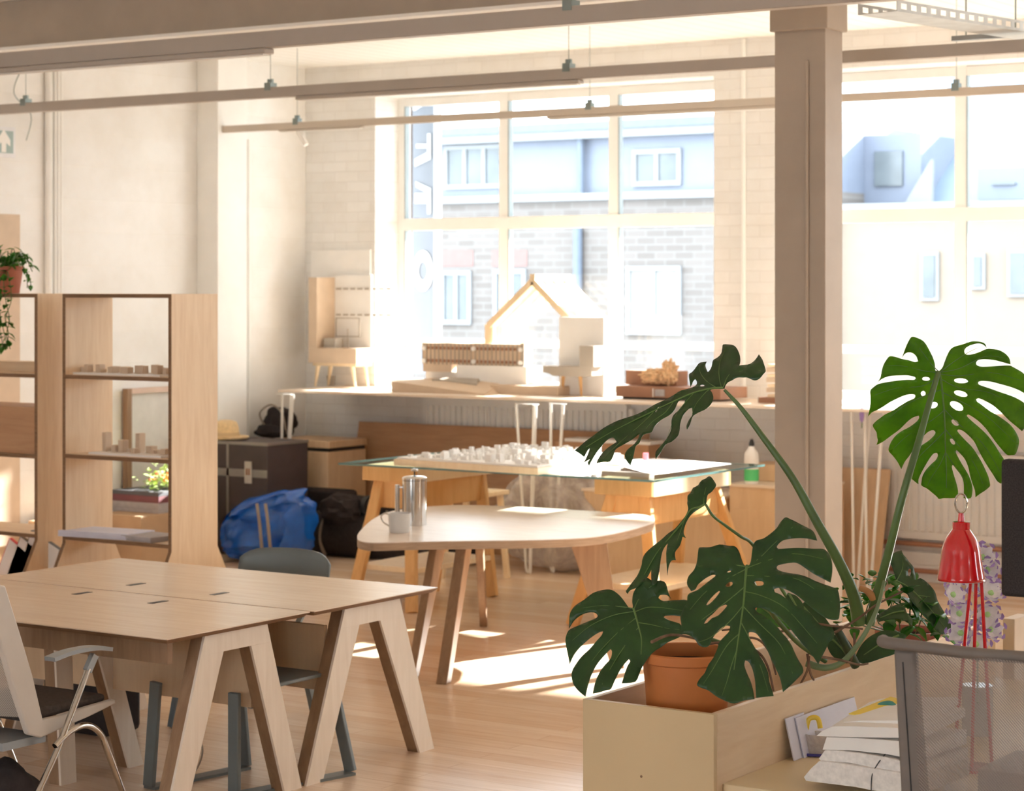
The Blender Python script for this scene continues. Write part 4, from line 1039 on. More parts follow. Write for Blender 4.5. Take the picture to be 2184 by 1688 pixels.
for k, (w_, dz, mm, lab) in enumerate([(.55, .03, papers2, 'lowest wide grey portfolio in the stack on the cardboard box'), (.42, .045, papers2, 'grey folder under the maroon book in the stack on the cardboard box'), (.34, .05, plain('maroon_cover', (.20, .065, .075), .6), 'maroon book in the stack on the cardboard box'), (.30, .03, plain('charcoal_cover', (.10, .10, .11), .6), 'charcoal book on top of the maroon one')]):
    obox('stacked_book', lab, 'book', mm, XB-.3-w_*.5, XB+.02, q.y+.02-k*.0, q.y+.45, zz_, zz_+dz, .002); zz_ += dz+.0005
fl = thing('flower_bunch', 'yellow-green bunch of artificial flowers with orange dots on the book stack', 'flowers', (XB-.12, q.y+.2, zz_))
f_ = B(); f2_ = B(); r = random.Random(5)
for k in range(110):
    v = Vector((r.gauss(0, .06), r.gauss(0, .07), abs(r.gauss(.07, .05))))+Vector((XB-.12, q.y+.2, zz_))
    f_.leaflet(v, (r.uniform(-1, 1), r.uniform(-1, 1), r.uniform(0, 1)), .05, .035)
for k in range(14):
    v = Vector((r.uniform(-.03, .08), r.uniform(-.12, .08), r.uniform(.04, .16)))+Vector((XB-.12, q.y+.2, zz_)); f2_.blob(v, .012, .012, .012, k, .1, 2, 1)
pt__ = f_.build('petals', plain('yellow_green', (.55, .72, .25), .6), fl); pt__['kind'] = 'stuff'; f2_.build('flower_centres', plain('orange_dots', (.85, .25, .10), .6), fl)['kind'] = 'stuff'

# ================================================================== FRONT DESKS
ZD = .74
def desk(label, x0, x1, y0, y1, aprony, panely, panelz, slots):
    t = thing('bench_desk', label, 'desk', ((x0+x1)/2, (y0+y1)/2, 0))
    b = B()           # bevelled underside edge
    b.hexa([(x0+.02, y0+.02, ZD-.022), (x1-.02, y0+.02, ZD-.022), (x1-.02, y1-.02, ZD-.022), (x0+.02, y1-.02, ZD-.022)], [(x0, y0, ZD-.004), (x1, y0, ZD-.004), (x1, y1, ZD-.004), (x0, y1, ZD-.004)])
    b.build('desktop_core', plyedge, t)
    B().box(x0, x1, y0, y1, ZD-.0039, ZD).build('desktop', deskm, t)
    for u, v in slots:
        p = onZ(u, v, ZD); B().box(p.x-.016, p.x+.016, p.y-.05, p.y+.05, ZD+.0002, ZD+.0012).build('cable_slot', black, t)
    B().box(x0+.06, x1-.09, aprony, aprony+.03, ZD-.12, ZD-.023).build('apron_rail', walnut, t)
    B().box(x0+.15, x1-.13, panely, panely+.02, panelz, ZD-.10).build('modesty_panel', brownply if False else boxm, t)
    return t
def aframe(t, x, prof, th=.07):
    # prof: outer-left top, outer-right top, inner apex L/R, feet; y,z outline pushed along x
    (yt0, yt1, ya0, ya1, za, yf0, yf1, w) = prof
    zt_ = ZD-.0225

    def legp(yt, ya, yf, sgn):
        bb = B(); bb.prism([(x, yt, zt_-.0) if False else (x, yt+(yf-yt)*.0, za+.0), (x, ya, za-.0), (x, yf+sgn*w, 0), (x, yf, 0)], (th, 0, 0))
        return bb
    kz = (zt_-za)/zt_
    yo0 = yt0+(yf0-yt0)*kz; yo1 = yt1+(yf1-yt1)*kz
    B().prism([(x, yt0, zt_), (x, yt1, zt_), (x, yo1, za+.0004), (x, yo0, za+.0004)], (th-.0125, 0, 0)).build('leg_bridge', walnut, t)
    B().prism([(x+th-.012, yt0, zt_), (x+th-.012, yt1, zt_), (x+th-.012, yo1, za+.0004), (x+th-.012, yo0, za+.0004)], (.012, 0, 0)).build('bridge_face', whiteply, t)
    for yo, ya, yf, sg in ((yo0, ya0, yf0, 1), (yo1, ya1, yf1, -1)):
        f_ = B().prism([(x+th-.012, yo, za), (x+th-.012, ya, za), (x+th-.012, yf+sg*w, 0), (x+th-.012, yf, 0)], (.012, 0, 0)).build('leg_face', whiteply, t)
        B().prism([(x, yo+.001*sg, za), (x, ya-.001*sg, za), (x, yf+sg*(w-.001), 0), (x, yf+.001*sg, 0)], (th-.0125, 0, 0)).build('leg', walnut, t)
def onx(u, v, x): return onX(u, v, x)
x0, x1 = -7.80, -5.845
d1 = desk('birch bench desk nearest the camera, its corner pointing at the plants', x0, x1, 6.40, 7.275, 6.50, 7.05, .36, [(337, 1285), (175, 1266)])
d2 = desk('birch bench desk behind the nearest one, touching it, chair tucked behind', x0+.01, x1+.01, 7.29, 8.18, 8.0, 7.52, .36, [(468, 1267), (290, 1247)])
xf = -5.955
aframe(d1, xf, (6.665, 7.045, 6.775, 6.945, .638, 6.43, 7.27, .11))
aframe(d2, xf, (7.565, 7.955, 7.665, 7.815, .632, 7.30, 8.22, .11))
aframe(d1, -7.70, (6.665, 7.045, 6.775, 6.945, .638, 6.43, 7.27, .11))
aframe(d2, -7.70, (7.565, 7.955, 7.665, 7.815, .632, 7.30, 8.22, .11))
# middle trestle pair of the near desk
aframe(d1, -6.82, (6.70, 7.00, 6.80, 6.92, .638, 6.74, 7.24, .09))
# cable under desk
P = [onY(445, 1470, 7.0), onY(458, 1478, 7.0), onY(475, 1474, 7.0)]
tag(B().tube(bez([onY(424, 1570, 6.95), onY(432, 1600, 6.95), onY(424, 1632, 6.95), onY(405, 1660, 6.95)], 8), .004, 6).build('desk_cable', strapm), 'thin grey cable hanging under the near bench desk', 'cable')

# ================================================================== GREY CHAIR BEHIND THE DESK
gc = thing('grey_chair', 'blue-grey plastic chair with curved back tucked behind the far bench desk', 'chair', (-6.65, 8.6, 0))
YC = 8.52
L_, R_ = onY(512, 1200, YC), onY(704, 1200, YC)
n = 24; b = B(); rows = []
ztc, zbc = onY(600, 1172, YC).z, .60
for i in range(n+1):
    s = i/n; x = L_.x+(R_.x-L_.x)*s; e = abs(2*s-1)
    zt_ = ztc-.0-.045*e**6-.012*e*e; zb__ = zbc+.06*e**4
    yy = YC+.05-.07*e*e
    rows.append([b.bm.verts.new((x, yy+(.03 if k > 3 else 0)*0+.02*(k/5), zb__+(zt_-zb__)*k/5)) for k in range(6)])
for i in range(n):
    for k in range(5): b.bm.faces.new([rows[i][k], rows[i+1][k], rows[i+1][k+1], rows[i][k+1]])
b.build('backrest', bluegrey, gc, solid=.012)
xc = (L_.x+R_.x)/2
B().box(xc-.20, xc+.20, 7.98, 8.44, .44, .455).build('seat', bluegrey, gc, bevel=.005)
for sx in (-.16, .16): B().bar((xc+sx, 8.42, .45), (xc+sx, 8.56, .62), .03, .012).build('back_support', bluegrey, gc)
for sx, sy in ((-.2, 0), (.2, 0)):
    B().bar((xc+sx*.9, 8.02, .438), (xc+sx, 7.93, .0), .045, .03, (1, 0, 0)).build('leg', bluegrey, gc)
    B().bar((xc+sx*.9, 8.40, .438), (xc+sx, 8.52, .0), .045, .03, (1, 0, 0)).build('leg', bluegrey, gc)
# sled based stand under the desk: flat bar frame
sf = thing('grey_sled_chair', 'blue-grey chair with flat bar sled legs standing under the bench desks', 'chair', (-6.4, 7.4, 0))
def F(u, v, z=0.0): return onZ(u, v, z)
p1, p2, p3, p4 = F(318, 1684), F(524, 1640), F(500, 1700), F(748, 1652)
B().bar(p1+Vector((0, 0, .006)), p2+Vector((0, 0, .006)), .07, .012).build('floor_bar', bluegrey, sf)
B().bar(p3+Vector((0, 0, .006)), p4+Vector((0, 0, .006)), .07, .012).build('floor_bar', bluegrey, sf)
def at(u, v, p): 
    q = onX(u, v, p.x); return q
for base, (ut, vt) in ((p1, (333, 1455)), (p2, (511, 1478)), (p3, (500, 1478)), (p4, (704, 1440))):
    top = onY(ut, vt, base.y)
    B().bar(base+Vector((0, 0, .0125)), (top.x, base.y, top.z), .055, .022, (0, 1, 0)).build('leg', bluegrey, sf, bevel=.004)
tz = .452
B().box(p1.x+.06, p4.x-.06, 7.09, 7.50, .43, .446).build('seat', bluegrey, sf, bevel=.004)

# ================================================================== WHITE MESH CHAIR AT THE LEFT EDGE
XC = -6.13
wc = thing('mesh_back_chair', 'white-framed chair with mesh back, charcoal seat and chrome legs at the left picture edge', 'chair', (XC-.25, 6.1, 0))
def K(u, v): return onX(u, v, XC)
# side frame: back upright going down to a corner then forward under the seat
outer = [K(0, 1248), K(12, 1250), K(40, 1340), K(70, 1440), K(92, 1535), K(130, 1528), K(190, 1508), K(246, 1492), K(247, 1502), K(190, 1530), K(130, 1556), K(88, 1575), K(62, 1568), K(30, 1470), K(10, 1400), K(-20, 1290)]
def sideframe(dx):
    b = B(); b.prism([(p.x+dx, p.y, p.z) for p in outer], (-.03, 0, 0)); return b.build('side_frame', framew, wc, bevel=.006)
sideframe(0); sideframe(-.46)
m_ = [K(10, 1256), K(84, 1540), K(62, 1560), K(-8, 1290)]
a, b_ = K(2, 1262), K(72, 1530)
mb = B(); nn = 12; rows = []
for i in range(nn+1):
    s = i/nn; p = a.lerp(b_, s); row = []
    for k in range(9):
        t = k/8; row.append(mb.bm.verts.new((XC-.03-.43*t, p.y-.03-.05*math.sin(t*math.pi), p.z)))
    rows.append(row)
for i in range(nn):
    for k in range(8): mb.bm.faces.new([rows[i][k], rows[i][k+1], rows[i+1][k+1], rows[i+1][k]])
mb.build('mesh_back', weave2, wc)
B().tube([(XC-.015, a.y-.02, a.z+.005), (XC-.25, a.y-.07, a.z+.015), (XC-.475, a.y-.02, a.z+.005)], .014, 8).build('top_rail', framew, wc)
s0, s1 = K(75, 1535), K(240, 1488)
B().hexa([(XC-.035, s0.y, s0.z-.02), (XC-.455, s0.y, s0.z-.02), (XC-.455, s1.y, s1.z-.02), (XC-.035, s1.y, s1.z-.02)], [(XC-.035, s0.y, s0.z+.03), (XC-.455, s0.y, s0.z+.03), (XC-.455, s1.y, s1.z+.012), (XC-.035, s1.y, s1.z+.012)]).build('seat', seatm, wc, bevel=.015)
def chromeside(dx, nm='leg'):
    P = [K(172, 1425), K(140, 1510), K(105, 1600), K(65, 1688), K(52, 1716)]
    B().tube([(p.x+dx, p.y, p.z) for p in P], .0125, 12).build(nm, chrome, wc)
    P = bez([K(100, 1590), K(130, 1560), K(165, 1545), K(195, 1560), K(212, 1600), K(250, 1700), K(268, 1745)], 6)
    B().tube([(p.x+dx+.002, p.y+.0, max(.013, p.z)) for p in P], .0125, 12).build(nm, chrome, wc)
    P = bez([K(90, 1400), K(130, 1385), K(180, 1376), K(214, 1378)], 5)
    ab = B()
    for i, (p, q_) in enumerate(zip(P, P[1:])): ab.bar((p.x+dx, p.y, p.z-.008), (q_.x+dx, q_.y, q_.z-.008), .055, .016)
    ab.build('armrest', greysteel, wc)
    p, q_ = K(185, 1390), K(170, 1430)
    B().bar((p.x+dx, p.y, p.z-.01), (q_.x+dx, q_.y, q_.z), .03, .022, (1, 0, 0)).build('armrest_bracket', greysteel, wc)
chromeside(.04); chromeside(-.53)
u_ = K(60, 1585)
B().box(XC-.46, XC-.03, u_.y-.1, u_.y+.12, u_.z-.02, u_.z+.01).build('under_seat_bar', greysteel, wc)
# dark bag under desk, dark cushion lower left
a, e = onY(105, 1430, 7.6), onY(240, 1490, 7.6)
obox('dark_bag', 'dark bag standing on the floor behind the near bench desk', 'bag', blackfab, a.x, e.x, 7.55, 7.8, 0, a.z, .03)
a = onY(20, 1668, 6.0)
tag(B().blob((a.x-.02, 6.0, .12), .14, .14, .17, 5, .2, 2, 4, .002).build('black_pouch', blackfab), 'black rounded bag at the bottom left corner of the picture', 'bag')
P = onY(220, 1515, 6.7)
# ================================================================== PLANTER AND ITS DESK
XP0, XP1, YP0, YP1, ZP = -3.55, -3.10, 5.73, 7.93, .85
pl = thing('planter_box', 'long birch plywood planter box holding the large monstera, open on top', 'planter', ((XP0+XP1)/2, (YP0+YP1)/2, 0))
th = .02
B().box(XP0, XP1-.0005, YP0, YP0+th, .0, ZP).build('front_panel', plain('planter_face', (.62, .47, .27), .5, 0, .05, 3), pl, bevel=.0015)
B().box(XP1-th, XP1, YP0+th+.0005, YP1, .0, ZP).build('side_panel', plyY, pl, bevel=.0015)
B().box(XP0, XP0+th, YP0+th+.0005, YP1, .0, ZP).build('side_panel', plyY, pl, bevel=.0015)
B().box(XP0+th, XP1-th-.0005, YP1-th, YP1, .0, ZP).build('end_panel', plyX, pl)
B().box(XP0+th+.0005, XP1-th-.0005, YP0+th+.001, YP1-th-.0005, .50, .52).build('planter_base', plyY, pl)
q = onY(1368, 1657, YP0)
B().cyl((q.x, YP0-.0004, q.z), .004, .001, 12, (0, -1, 0)).build('wood_knot', plyedge, pl)
dk = thing('side_desk', 'low birch desk fixed beside the planter box, papers on it', 'desk', (-2.3, 6.8, 0))
B().box(XP1+.001, -1.5, 5.78, 7.9, .615, .64).build('desktop', plain('desk_cream', (.72, .58, .36), .45, 0, .05, 3), dk, bevel=.002)
for x, y in ((XP1+.04, 5.84), (-1.55, 5.84), (XP1+.04, 7.84), (-1.55, 7.84)): B().box(x, x+.04, y, y+.04, 0, .6145).build('leg', plyZ, dk)
ZQ = .6405
# terracotta pot
q = onZ(1455, 1510, .56)
px_, py_ = -3.33, 5.98
pr_ = .142
pt_ = thing('terracotta_pot', 'large orange terracotta plastic pot at the near end of the planter box', 'plant pot', (px_, py_, .521))
zr = onY(1450, 1385, py_).z
B().lathe((px_, py_, .521), [(0, 0), (.105, 0), (.108, .008), (.128, zr-.521-.105), (.1295, zr-.521-.10), (.135, zr-.521-.035), (.146, zr-.521-.03), (.148, zr-.521-.004), (.143, zr-.521), (.136, zr-.521-.002), (.13, zr-.521-.03), (.125, zr-.521-.06), (0, zr-.521-.06)], 56).build('pot_body', terracotta, pt_)
B().cyl((px_, py_, zr-.0595), .124, .02, 30).build('soil', soil, pt_)
# second pot further back
q = onY(1905, 1345, 7.55)
p2_ = thing('clay_pot', 'dark clay pot far back in the planter box behind the mesh chair', 'plant pot', (-3.2, 7.45, .521))
B().lathe((-3.24, 7.45, .521), [(0, 0), (.08, 0), (.105, .30), (.12, .30), (.12, .345), (.11, .345), (.1, .31), (0, .31)], 40).build('pot_body', terrad, p2_)
B().cyl((-3.24, 7.45, .832), .1, .012, 24).build('soil', soil, p2_)

# ------------------------------------------------------------------ monstera leaves
def pip(x, y, poly):
    c = False; j = len(poly)-1
    for i in range(len(poly)):
        xi, yi = poly[i]; xj, yj = poly[j]
        if (yi > y) != (yj > y) and x < (xj-xi)*(y-yi)/(yj-yi)+xi: c = not c
        j = i
    return c
def smooth_poly(P, n=3):
    out = []; N = len(P)
    for i in range(N):
        p0, p1, p2, p3 = [Vector((*P[(i+k) % N], 0)) for k in (-1, 0, 1, 2)]
        a = (p1-p0); b = (p2-p1)
        for k in range(n):
            t = k/n
            # keep sharp tips sharp: damp tangents where the outline turns hard
            c1 = p2-p0; c2 = p3-p1
            s1 = 1 if a.length and b.length and a.normalized().dot(b.normalized()) > .1 else 0
            e = p3-p2; s2 = 1 if b.length and e.length and b.normalized().dot(e.normalized()) > .1 else 0
            m1 = c1*.5*s1; m2 = c2*.5*s2
            lim = (p2-p1).length*1.2
            if m1.length > lim: m1 *= lim/m1.length
            if m2.length > lim: m2 *= lim/m2.length
            h00 = 2*t**3-3*t*t+1; h10 = t**3-2*t*t+t; h01 = -2*t**3+3*t*t; h11 = t**3-t*t
            q = p1*h00+m1*h10+p2*h01+m2*h11; out.append((q.x, q.y))
    return out
def leaf(parent, crop, outline, attach, depth, normal, mat_, holes=(), rib=(), ribs=(), cup=.0, droop=.0, wav=.006, seed=0, grid=.014, label=None):
    ox, oy, sc = crop
    px = lambda p: (ox+p[0]/sc, oy+p[1]/sc)
    P0 = atD(*px(attach), depth); n = Vector(normal).normalized()
    ex = n.cross(Vector((0, 0, 1))); ex = ex.normalized() if ex.length > .1 else Vector((1, 0, 0)); ey = n.cross(ex).normalized()
    def to2(p): v = onP(*px(p), P0, n)-P0; return (v.dot(ex), v.dot(ey))
    out = [to2(p) for p in smooth_poly(outline)]
    H_ = []
    for h_ in holes:
        if len(h_) == 5:
            cx_, cy_, a_, b_, an = h_; an = math.radians(an)
            pts_ = [(cx_+a_*math.cos(t)*math.cos(an)-b_*math.sin(t)*math.sin(an), cy_+a_*math.cos(t)*math.sin(an)+b_*math.sin(t)*math.cos(an)) for t in [k*2*math.pi/14 for k in range(14)]]
        else: pts_ = smooth_poly(h_, 2)
        H_.append([to2(p) for p in pts_])
    V = [Vector(p) for p in out]; E = [(i, (i+1) % len(out)) for i in range(len(out))]
    for h_ in H_:
        o = len(V); V += [Vector(p) for p in h_]; E += [(o+i, o+(i+1) % len(h_)) for i in range(len(h_))]
    x0_, x1_ = min(p[0] for p in out), max(p[0] for p in out); y0_, y1_ = min(p[1] for p in out), max(p[1] for p in out)
    gx = x0_
    while gx < x1_:
        gy = y0_
        while gy < y1_:
            if pip(gx, gy, out) and not any(pip(gx, gy, h_) for h_ in H_): V.append(Vector((gx+random.uniform(-.002, .002), gy+random.uniform(-.002, .002))))
            gy += grid
        gx += grid
    R = [Vector(to2(p)) for p in rib] if rib else [Vector((0, 0)), Vector((0, -.2))]
    def dist_rib(x, y):
        q = Vector((x, y)); best = 9
        for a, b in zip(R, R[1:]):
            t = max(0, min(1, (q-a).dot(b-a)/((b-a).length_squared+1e-9))); best = min(best, (q-(a+(b-a)*t)).length)
        return best
    vd = [Vector(to2(p)) for r_ in ribs for p in r_[-1:]]
    def hgt(x, y):
        dr = dist_rib(x, y)
        return cup*dr-droop*dr*dr*4+wav*noise.noise(Vector((x*9+seed, y*9, seed)))+.3*wav*math.sin(math.atan2(x, -y+.001)*16)*min(1, dr*12)
    vv, ee, ff, *_ = delaunay_2d_cdt(V, E, [], 0, 1e-6)
    bm = bmesh.new(); bv = []
    for v in vv: bv.append(bm.verts.new(P0+ex*v.x+ey*v.y+n*hgt(v.x, v.y)))
    for f in ff:
        cx_ = sum(vv[i].x for i in f)/3; cy_ = sum(vv[i].y for i in f)/3
        if pip(cx_, cy_, out) and not any(pip(cx_, cy_, h_) for h_ in H_):
            try: bm.faces.new([bv[i] for i in f])
            except ValueError: pass
    bmesh.ops.delete(bm, geom=[v for v in bm.verts if not v.link_faces], context='VERTS')
    bm.normal_update()
    b = B(); b.bm.free(); b.bm = bm
    o = b.build('leaf', mat_, parent, solid=.0012)
    if label: o['label'] = label
    def surf(p, off=.001):
        x, y = to2(p); return P0+ex*x+ey*y+n*(hgt(x, y)+off)
    if rib:
        tb = B()
        for sgn in (1,):
            pts_ = bez([surf(p, .0015) for p in rib], 5); m = len(pts_)
            tb.tube(pts_, [.0042*(1-.75*i/m) for i in range(m)], 6)
            for r_ in ribs:
                pts_ = bez([surf(p, .0008) for p in r_], 4); m = len(pts_)
                tb.tube(pts_, [.0017*(1-.8*i/m) for i in range(m)], 5)
        tb.build('leaf_vein', veinm, o)
    return o
mp_ = thing('monstera', 'large monstera with big split leaves rising from the planter box', 'potted plant', (-3.3, 7.0, .6))
camdir = Vector((sn, -cs, 0))       # towards the camera
right = Vector((cs, sn, 0))
# 1 big upright leaf at the right, seen from behind, back-lit
c1 = (1840, 700, 4.328)
out1 = [(700,400),(672,392),(668,330),(650,270),(625,215),(598,165),(565,128),(520,108),(475,100),(445,130),(415,180),(398,235),(378,285),(400,258),(440,238),(480,248),(508,275),(522,318),(490,325),(440,310),(372,298),(340,288),(285,277),(258,285),(232,330),(210,380),(195,430),(185,480),(165,522),(200,490),(260,462),(340,450),(420,445),(490,460),(498,478),(480,490),(420,492),(330,505),(240,525),(170,545),(130,575),(98,610),(100,660),(97,720),(90,780),(78,850),(110,810),(170,780),(230,740),(300,690),(380,645),(440,625),(485,622),(492,640),(480,660),(420,690),(350,740),(290,785),(230,820),(180,860),(140,895),(118,930),(135,965),(150,990),(158,1040),(165,1070),(155,1110),(210,1080),(280,1020),(350,960),(420,880),(470,835),(520,812),(522,835),(500,870),(440,925),(380,965),(330,1010),(295,1060),(270,1120),(265,1165),(300,1205),(335,1250),(370,1320),(400,1255),(450,1190),(500,1105),(560,1020),(610,965),(650,945),(672,962),(665,990),(620,1045),(560,1095),(500,1150),(460,1210),(435,1290),(425,1375),(450,1395),(485,1425),(525,1455),(525,1410),(545,1360),(575,1300),(620,1220),(660,1165),(690,1158),(697,1180),(680,1220),(640,1260),(590,1320),(560,1380),(552,1430),(552,1465),(600,1490),(650,1530),(690,1565),(710,1585),(750,1578),(820,1578),(885,1575),(885,1510),(870,1440),(845,1360),(825,1290),(830,1268),(855,1285),(895,1340),(930,1400),(942,1460),(940,1580),(1005,1582),(1020,1530),(1020,1470),(1000,1400),(970,1340),(920,1260),(880,1190),(860,1145),(870,1130),(905,1165),(950,1220),(985,1300),(1000,1370),(1020,1440),(1045,1510),(1052,1575),(1090,1545),(1140,1515),(1185,1480),(1190,1460),(1175,1390),(1150,1330),(1110,1250),(1060,1170),(1010,1100),(950,1040),(900,985),(878,955),(890,942),(930,955),(985,1000),(1040,1060),(1080,1140),(1130,1230),(1180,1310),(1220,1370),(1262,1435),(1300,1462),(1340,1400),(1350,1300),(1330,1240),(1290,1180),(1240,1100),(1180,1020),(1110,950),(1040,890),(985,840),(970,820),(985,810),(1030,835),(1090,880),(1150,940),(1210,1020),(1270,1100),(1355,1195),(1400,1200),(1440,1195),(1470,1120),(1475,1060),(1450,1000),(1400,930),(1340,880),(1270,830),(1180,775),(1110,720),(1065,690),(1058,668),(1085,662),(1150,690),(1230,740),(1300,800),(1380,880),(1440,930),(1510,990),(1545,950),(1560,880),(1555,800),(1540,740),(1480,695),(1400,655),(1300,620),(1200,580),(1120,550),(1080,530),(1078,508),(1110,502),(1200,515),(1300,545),(1400,575),(1489,612),(1570,665),(1595,600),(1570,520),(1530,460),(1490,430),(1430,395),(1390,375),(1320,372),(1200,372),(1100,368),(1062,350),(1065,325),(1090,308),(1160,305),(1250,318),(1340,345),(1395,362),(1385,310),(1350,265),(1290,230),(1220,215),(1165,212),(1100,235),(1040,252),(980,258),(955,245),(955,215),(980,190),(1030,170),(1080,160),(1120,165),(1150,185),(1163,208),(1150,165),(1100,145),(1020,142),(950,158),(860,182),(815,215),(785,265),(760,320),(735,370)]
h1 = [(915,495,66,25,5),(912,613,66,27,15),(873,725,72,35,30),(856,878,42,22,38),(831,1051,34,18,52),(590,475,36,20,0),(565,612,22,26,0),(655,715,40,27,-25)]
rib1 = [(705,410),(728,520),(745,700),(755,900),(762,1100),(770,1300),(775,1480)]
ribs1 = [[(705,405),(640,340),(560,230),(500,150)],[(705,412),(560,400),(400,365),(240,370)],[(715,430),(560,540),(330,570),(130,650)],[(735,570),(600,620),(380,740),(150,960)],[(748,760),(640,850),(420,1010),(300,1150)],[(756,950),(660,1060),(520,1220),(450,1350)],[(762,1150),(720,1250),(640,1380),(600,1470)],
 [(715,405),(860,310),(1000,230),(1130,180)],[(715,408),(900,380),(1150,280),(1330,300)],[(720,425),(900,450),(1200,430),(1500,520)],[(735,480),(900,560),(1200,620),(1520,800)],[(745,600),(900,680),(1150,820),(1430,1080)],[(752,750),(900,900),(1120,1080),(1290,1350)],[(758,930),(880,1080),(1030,1250),(1120,1450)],[(765,1150),(850,1280),(940,1400),(985,1520)]]
n1 = (camdir*.92+Vector((0, 0, -.25))+right*.12)
leaf(mp_, c1, out1, (700, 405), 7.35, n1, leafg, h1, rib1, ribs1, cup=-.10, droop=.05, wav=.008, seed=1, label='upright back-lit bright green leaf')
# 2 centre leaf
c2 = (1430, 1080, 3.8375)
out2 = [(625,495),(600,480),(580,430),(560,375),(530,342),(480,332),(400,330),(320,340),(240,340),(228,370),(222,420),(210,480),(190,530),(150,570),(135,610),(140,650),(170,705),(205,690),(225,650),(280,600),(340,570),(370,572),(365,590),(320,625),(260,670),(215,700),(160,722),(140,745),(135,790),(110,840),(88,890),(82,930),(90,990),(85,1060),(150,1070),(200,1100),(240,1150),(310,1155),(350,1080),(400,1020),(450,988),(488,990),(480,1030),(440,1075),(400,1120),(385,1170),(350,1250),(310,1310),(280,1380),(240,1430),(218,1480),(260,1505),(310,1520),(370,1560),(430,1590),(520,1620),(600,1600),(688,1590),(680,1530),(660,1450),(630,1380),(605,1310),(612,1272),(640,1285),(670,1340),(690,1420),(697,1500),(702,1580),(760,1570),(845,1555),(830,1500),(810,1440),(800,1370),(770,1300),(720,1220),(680,1150),(650,1090),(640,1050),(650,1035),(700,1050),(740,1100),(780,1160),(820,1250),(860,1330),(900,1420),(920,1520),(980,1470),(1040,1420),(1085,1375),(1080,1330),(1050,1280),(1020,1220),(990,1150),(950,1090),(920,1060),(880,1010),(820,950),(760,900),(710,870),(695,850),(705,832),(760,840),(820,880),(900,930),(960,990),(1020,1060),(1090,1140),(1150,1210),(1210,1300),(1240,1230),(1290,1130),(1330,1040),(1250,1000),(1180,940),(1150,895),(1080,850),(1020,825),(960,780),(900,735),(855,712),(850,690),(900,684),(960,700),(1040,745),(1130,820),(1220,890),(1290,930),(1370,925),(1385,870),(1388,780),(1370,690),(1330,670),(1260,650),(1180,620),(1120,590),(1050,570),(960,560),(900,540),(870,515),(880,495),(960,480),(1030,475),(1100,510),(1180,560),(1250,600),(1310,632),(1325,540),(1320,460),(1295,390),(1255,350),(1180,350),(1050,348),(950,355),(890,355),(870,335),(885,310),(930,280),(1000,272),(1100,278),(1200,290),(1170,220),(1110,175),(1040,140),(980,115),(940,98),(900,140),(870,190),(820,230),(760,265),(700,290),(675,330),(665,400),(655,460),(640,492)]
h2 = [(722,635,42,22,0),(482,655,32,16,-30),(350,768,80,15,-47),[(275,975),(300,935),(350,890),(400,840),(450,818),(465,830),(440,860),(390,905),(340,925),(300,965)],(480,550,16,8,-20)]
rib2 = [(622,500),(612,600),(602,750),(585,900),(560,1060),(540,1200),(520,1340)]
ribs2 = [[(620,498),(500,490),(380,480),(230,500)],[(615,520),(480,600),(300,700),(160,860)],[(608,660),(480,780),(280,930),(110,1050)],[(595,820),(480,960),(330,1080),(230,1120)],[(560,1050),(460,1150),(350,1340),(270,1470)],[(545,1180),(500,1300),(460,1440),(420,1560)],
 [(625,497),(720,430),(860,300),(1000,180)],[(622,510),(780,450),(1000,390),(1250,440)],[(618,570),(800,580),(1050,620),(1320,780)],[(608,700),(750,740),(950,850),(1200,1120)],[(600,830),(720,960),(900,1150),(1000,1380)],[(580,960),(650,1100),(740,1330),(800,1520)]]
leaf(mp_, c2, out2, (625, 495), 6.55, camdir*.80+Vector((0, 0, .55))+right*(-.10), leafd, h2, rib2, ribs2, cup=.12, droop=.12, wav=.012, seed=4, label='wide dark green leaf hanging over the terracotta pot')
# 3 left leaf
c3 = (1190, 1000, 3.377)
out3 = [(535,1008),(515,1008),(480,960),(440,915),(390,882),(330,875),(280,890),(210,930),(140,970),(105,1010),(80,1060),(72,1140),(110,1090),(160,1060),(220,1042),(270,1045),(288,1065),(270,1085),(200,1110),(130,1130),(78,1150),(60,1180),(50,1230),(58,1300),(80,1400),(110,1330),(160,1270),(230,1220),(300,1185),(330,1182),(320,1210),(280,1250),(230,1300),(170,1350),(130,1400),(95,1460),(100,1530),(140,1590),(195,1638),(215,1560),(240,1490),(280,1410),(330,1350),(380,1305),(390,1320),(380,1370),(340,1420),(300,1480),(265,1560),(250,1620),(300,1612),(350,1598),(385,1590),(420,1510),(460,1430),(510,1375),(520,1390),(500,1430),(480,1500),(465,1560),(560,1540),(600,1440),(680,1340),(760,1280),(840,1240),(900,1200),(895,1150),(880,1128),(800,1100),(768,1080),(775,1064),(830,1060),(885,1068),(920,1060),(955,1020),(945,970),(920,948),(880,948),(830,950),(760,955),(728,940),(740,920),(790,920),(818,945),(805,920),(790,870),(770,825),(690,820),(650,802),(610,812),(570,860),(545,910),(536,960),(540,990)]
rib3 = [(545,1010),(560,1060),(585,1150),(605,1240),(600,1340)]
ribs3 = [[(540,1008),(450,1000),(320,990),(180,1010)],[(548,1030),(400,1070),(240,1140),(100,1230)],[(560,1080),(420,1200),(260,1360),(150,1520)],[(580,1150),(480,1280),(380,1440),(320,1560)],[(548,1015),(580,950),(640,880),(700,850)],[(560,1030),(650,1000),(760,1010),(900,1030)],[(575,1110),(680,1130),(780,1150),(880,1170)]]
leaf(mp_, c3, out3, (540, 1008), 6.85, camdir*.75+Vector((0, 0, .55))+right*(-.25), leafd, (), rib3, ribs3, cup=.10, droop=.15, wav=.012, seed=9, label='dark green leaf spreading left of the terracotta pot')
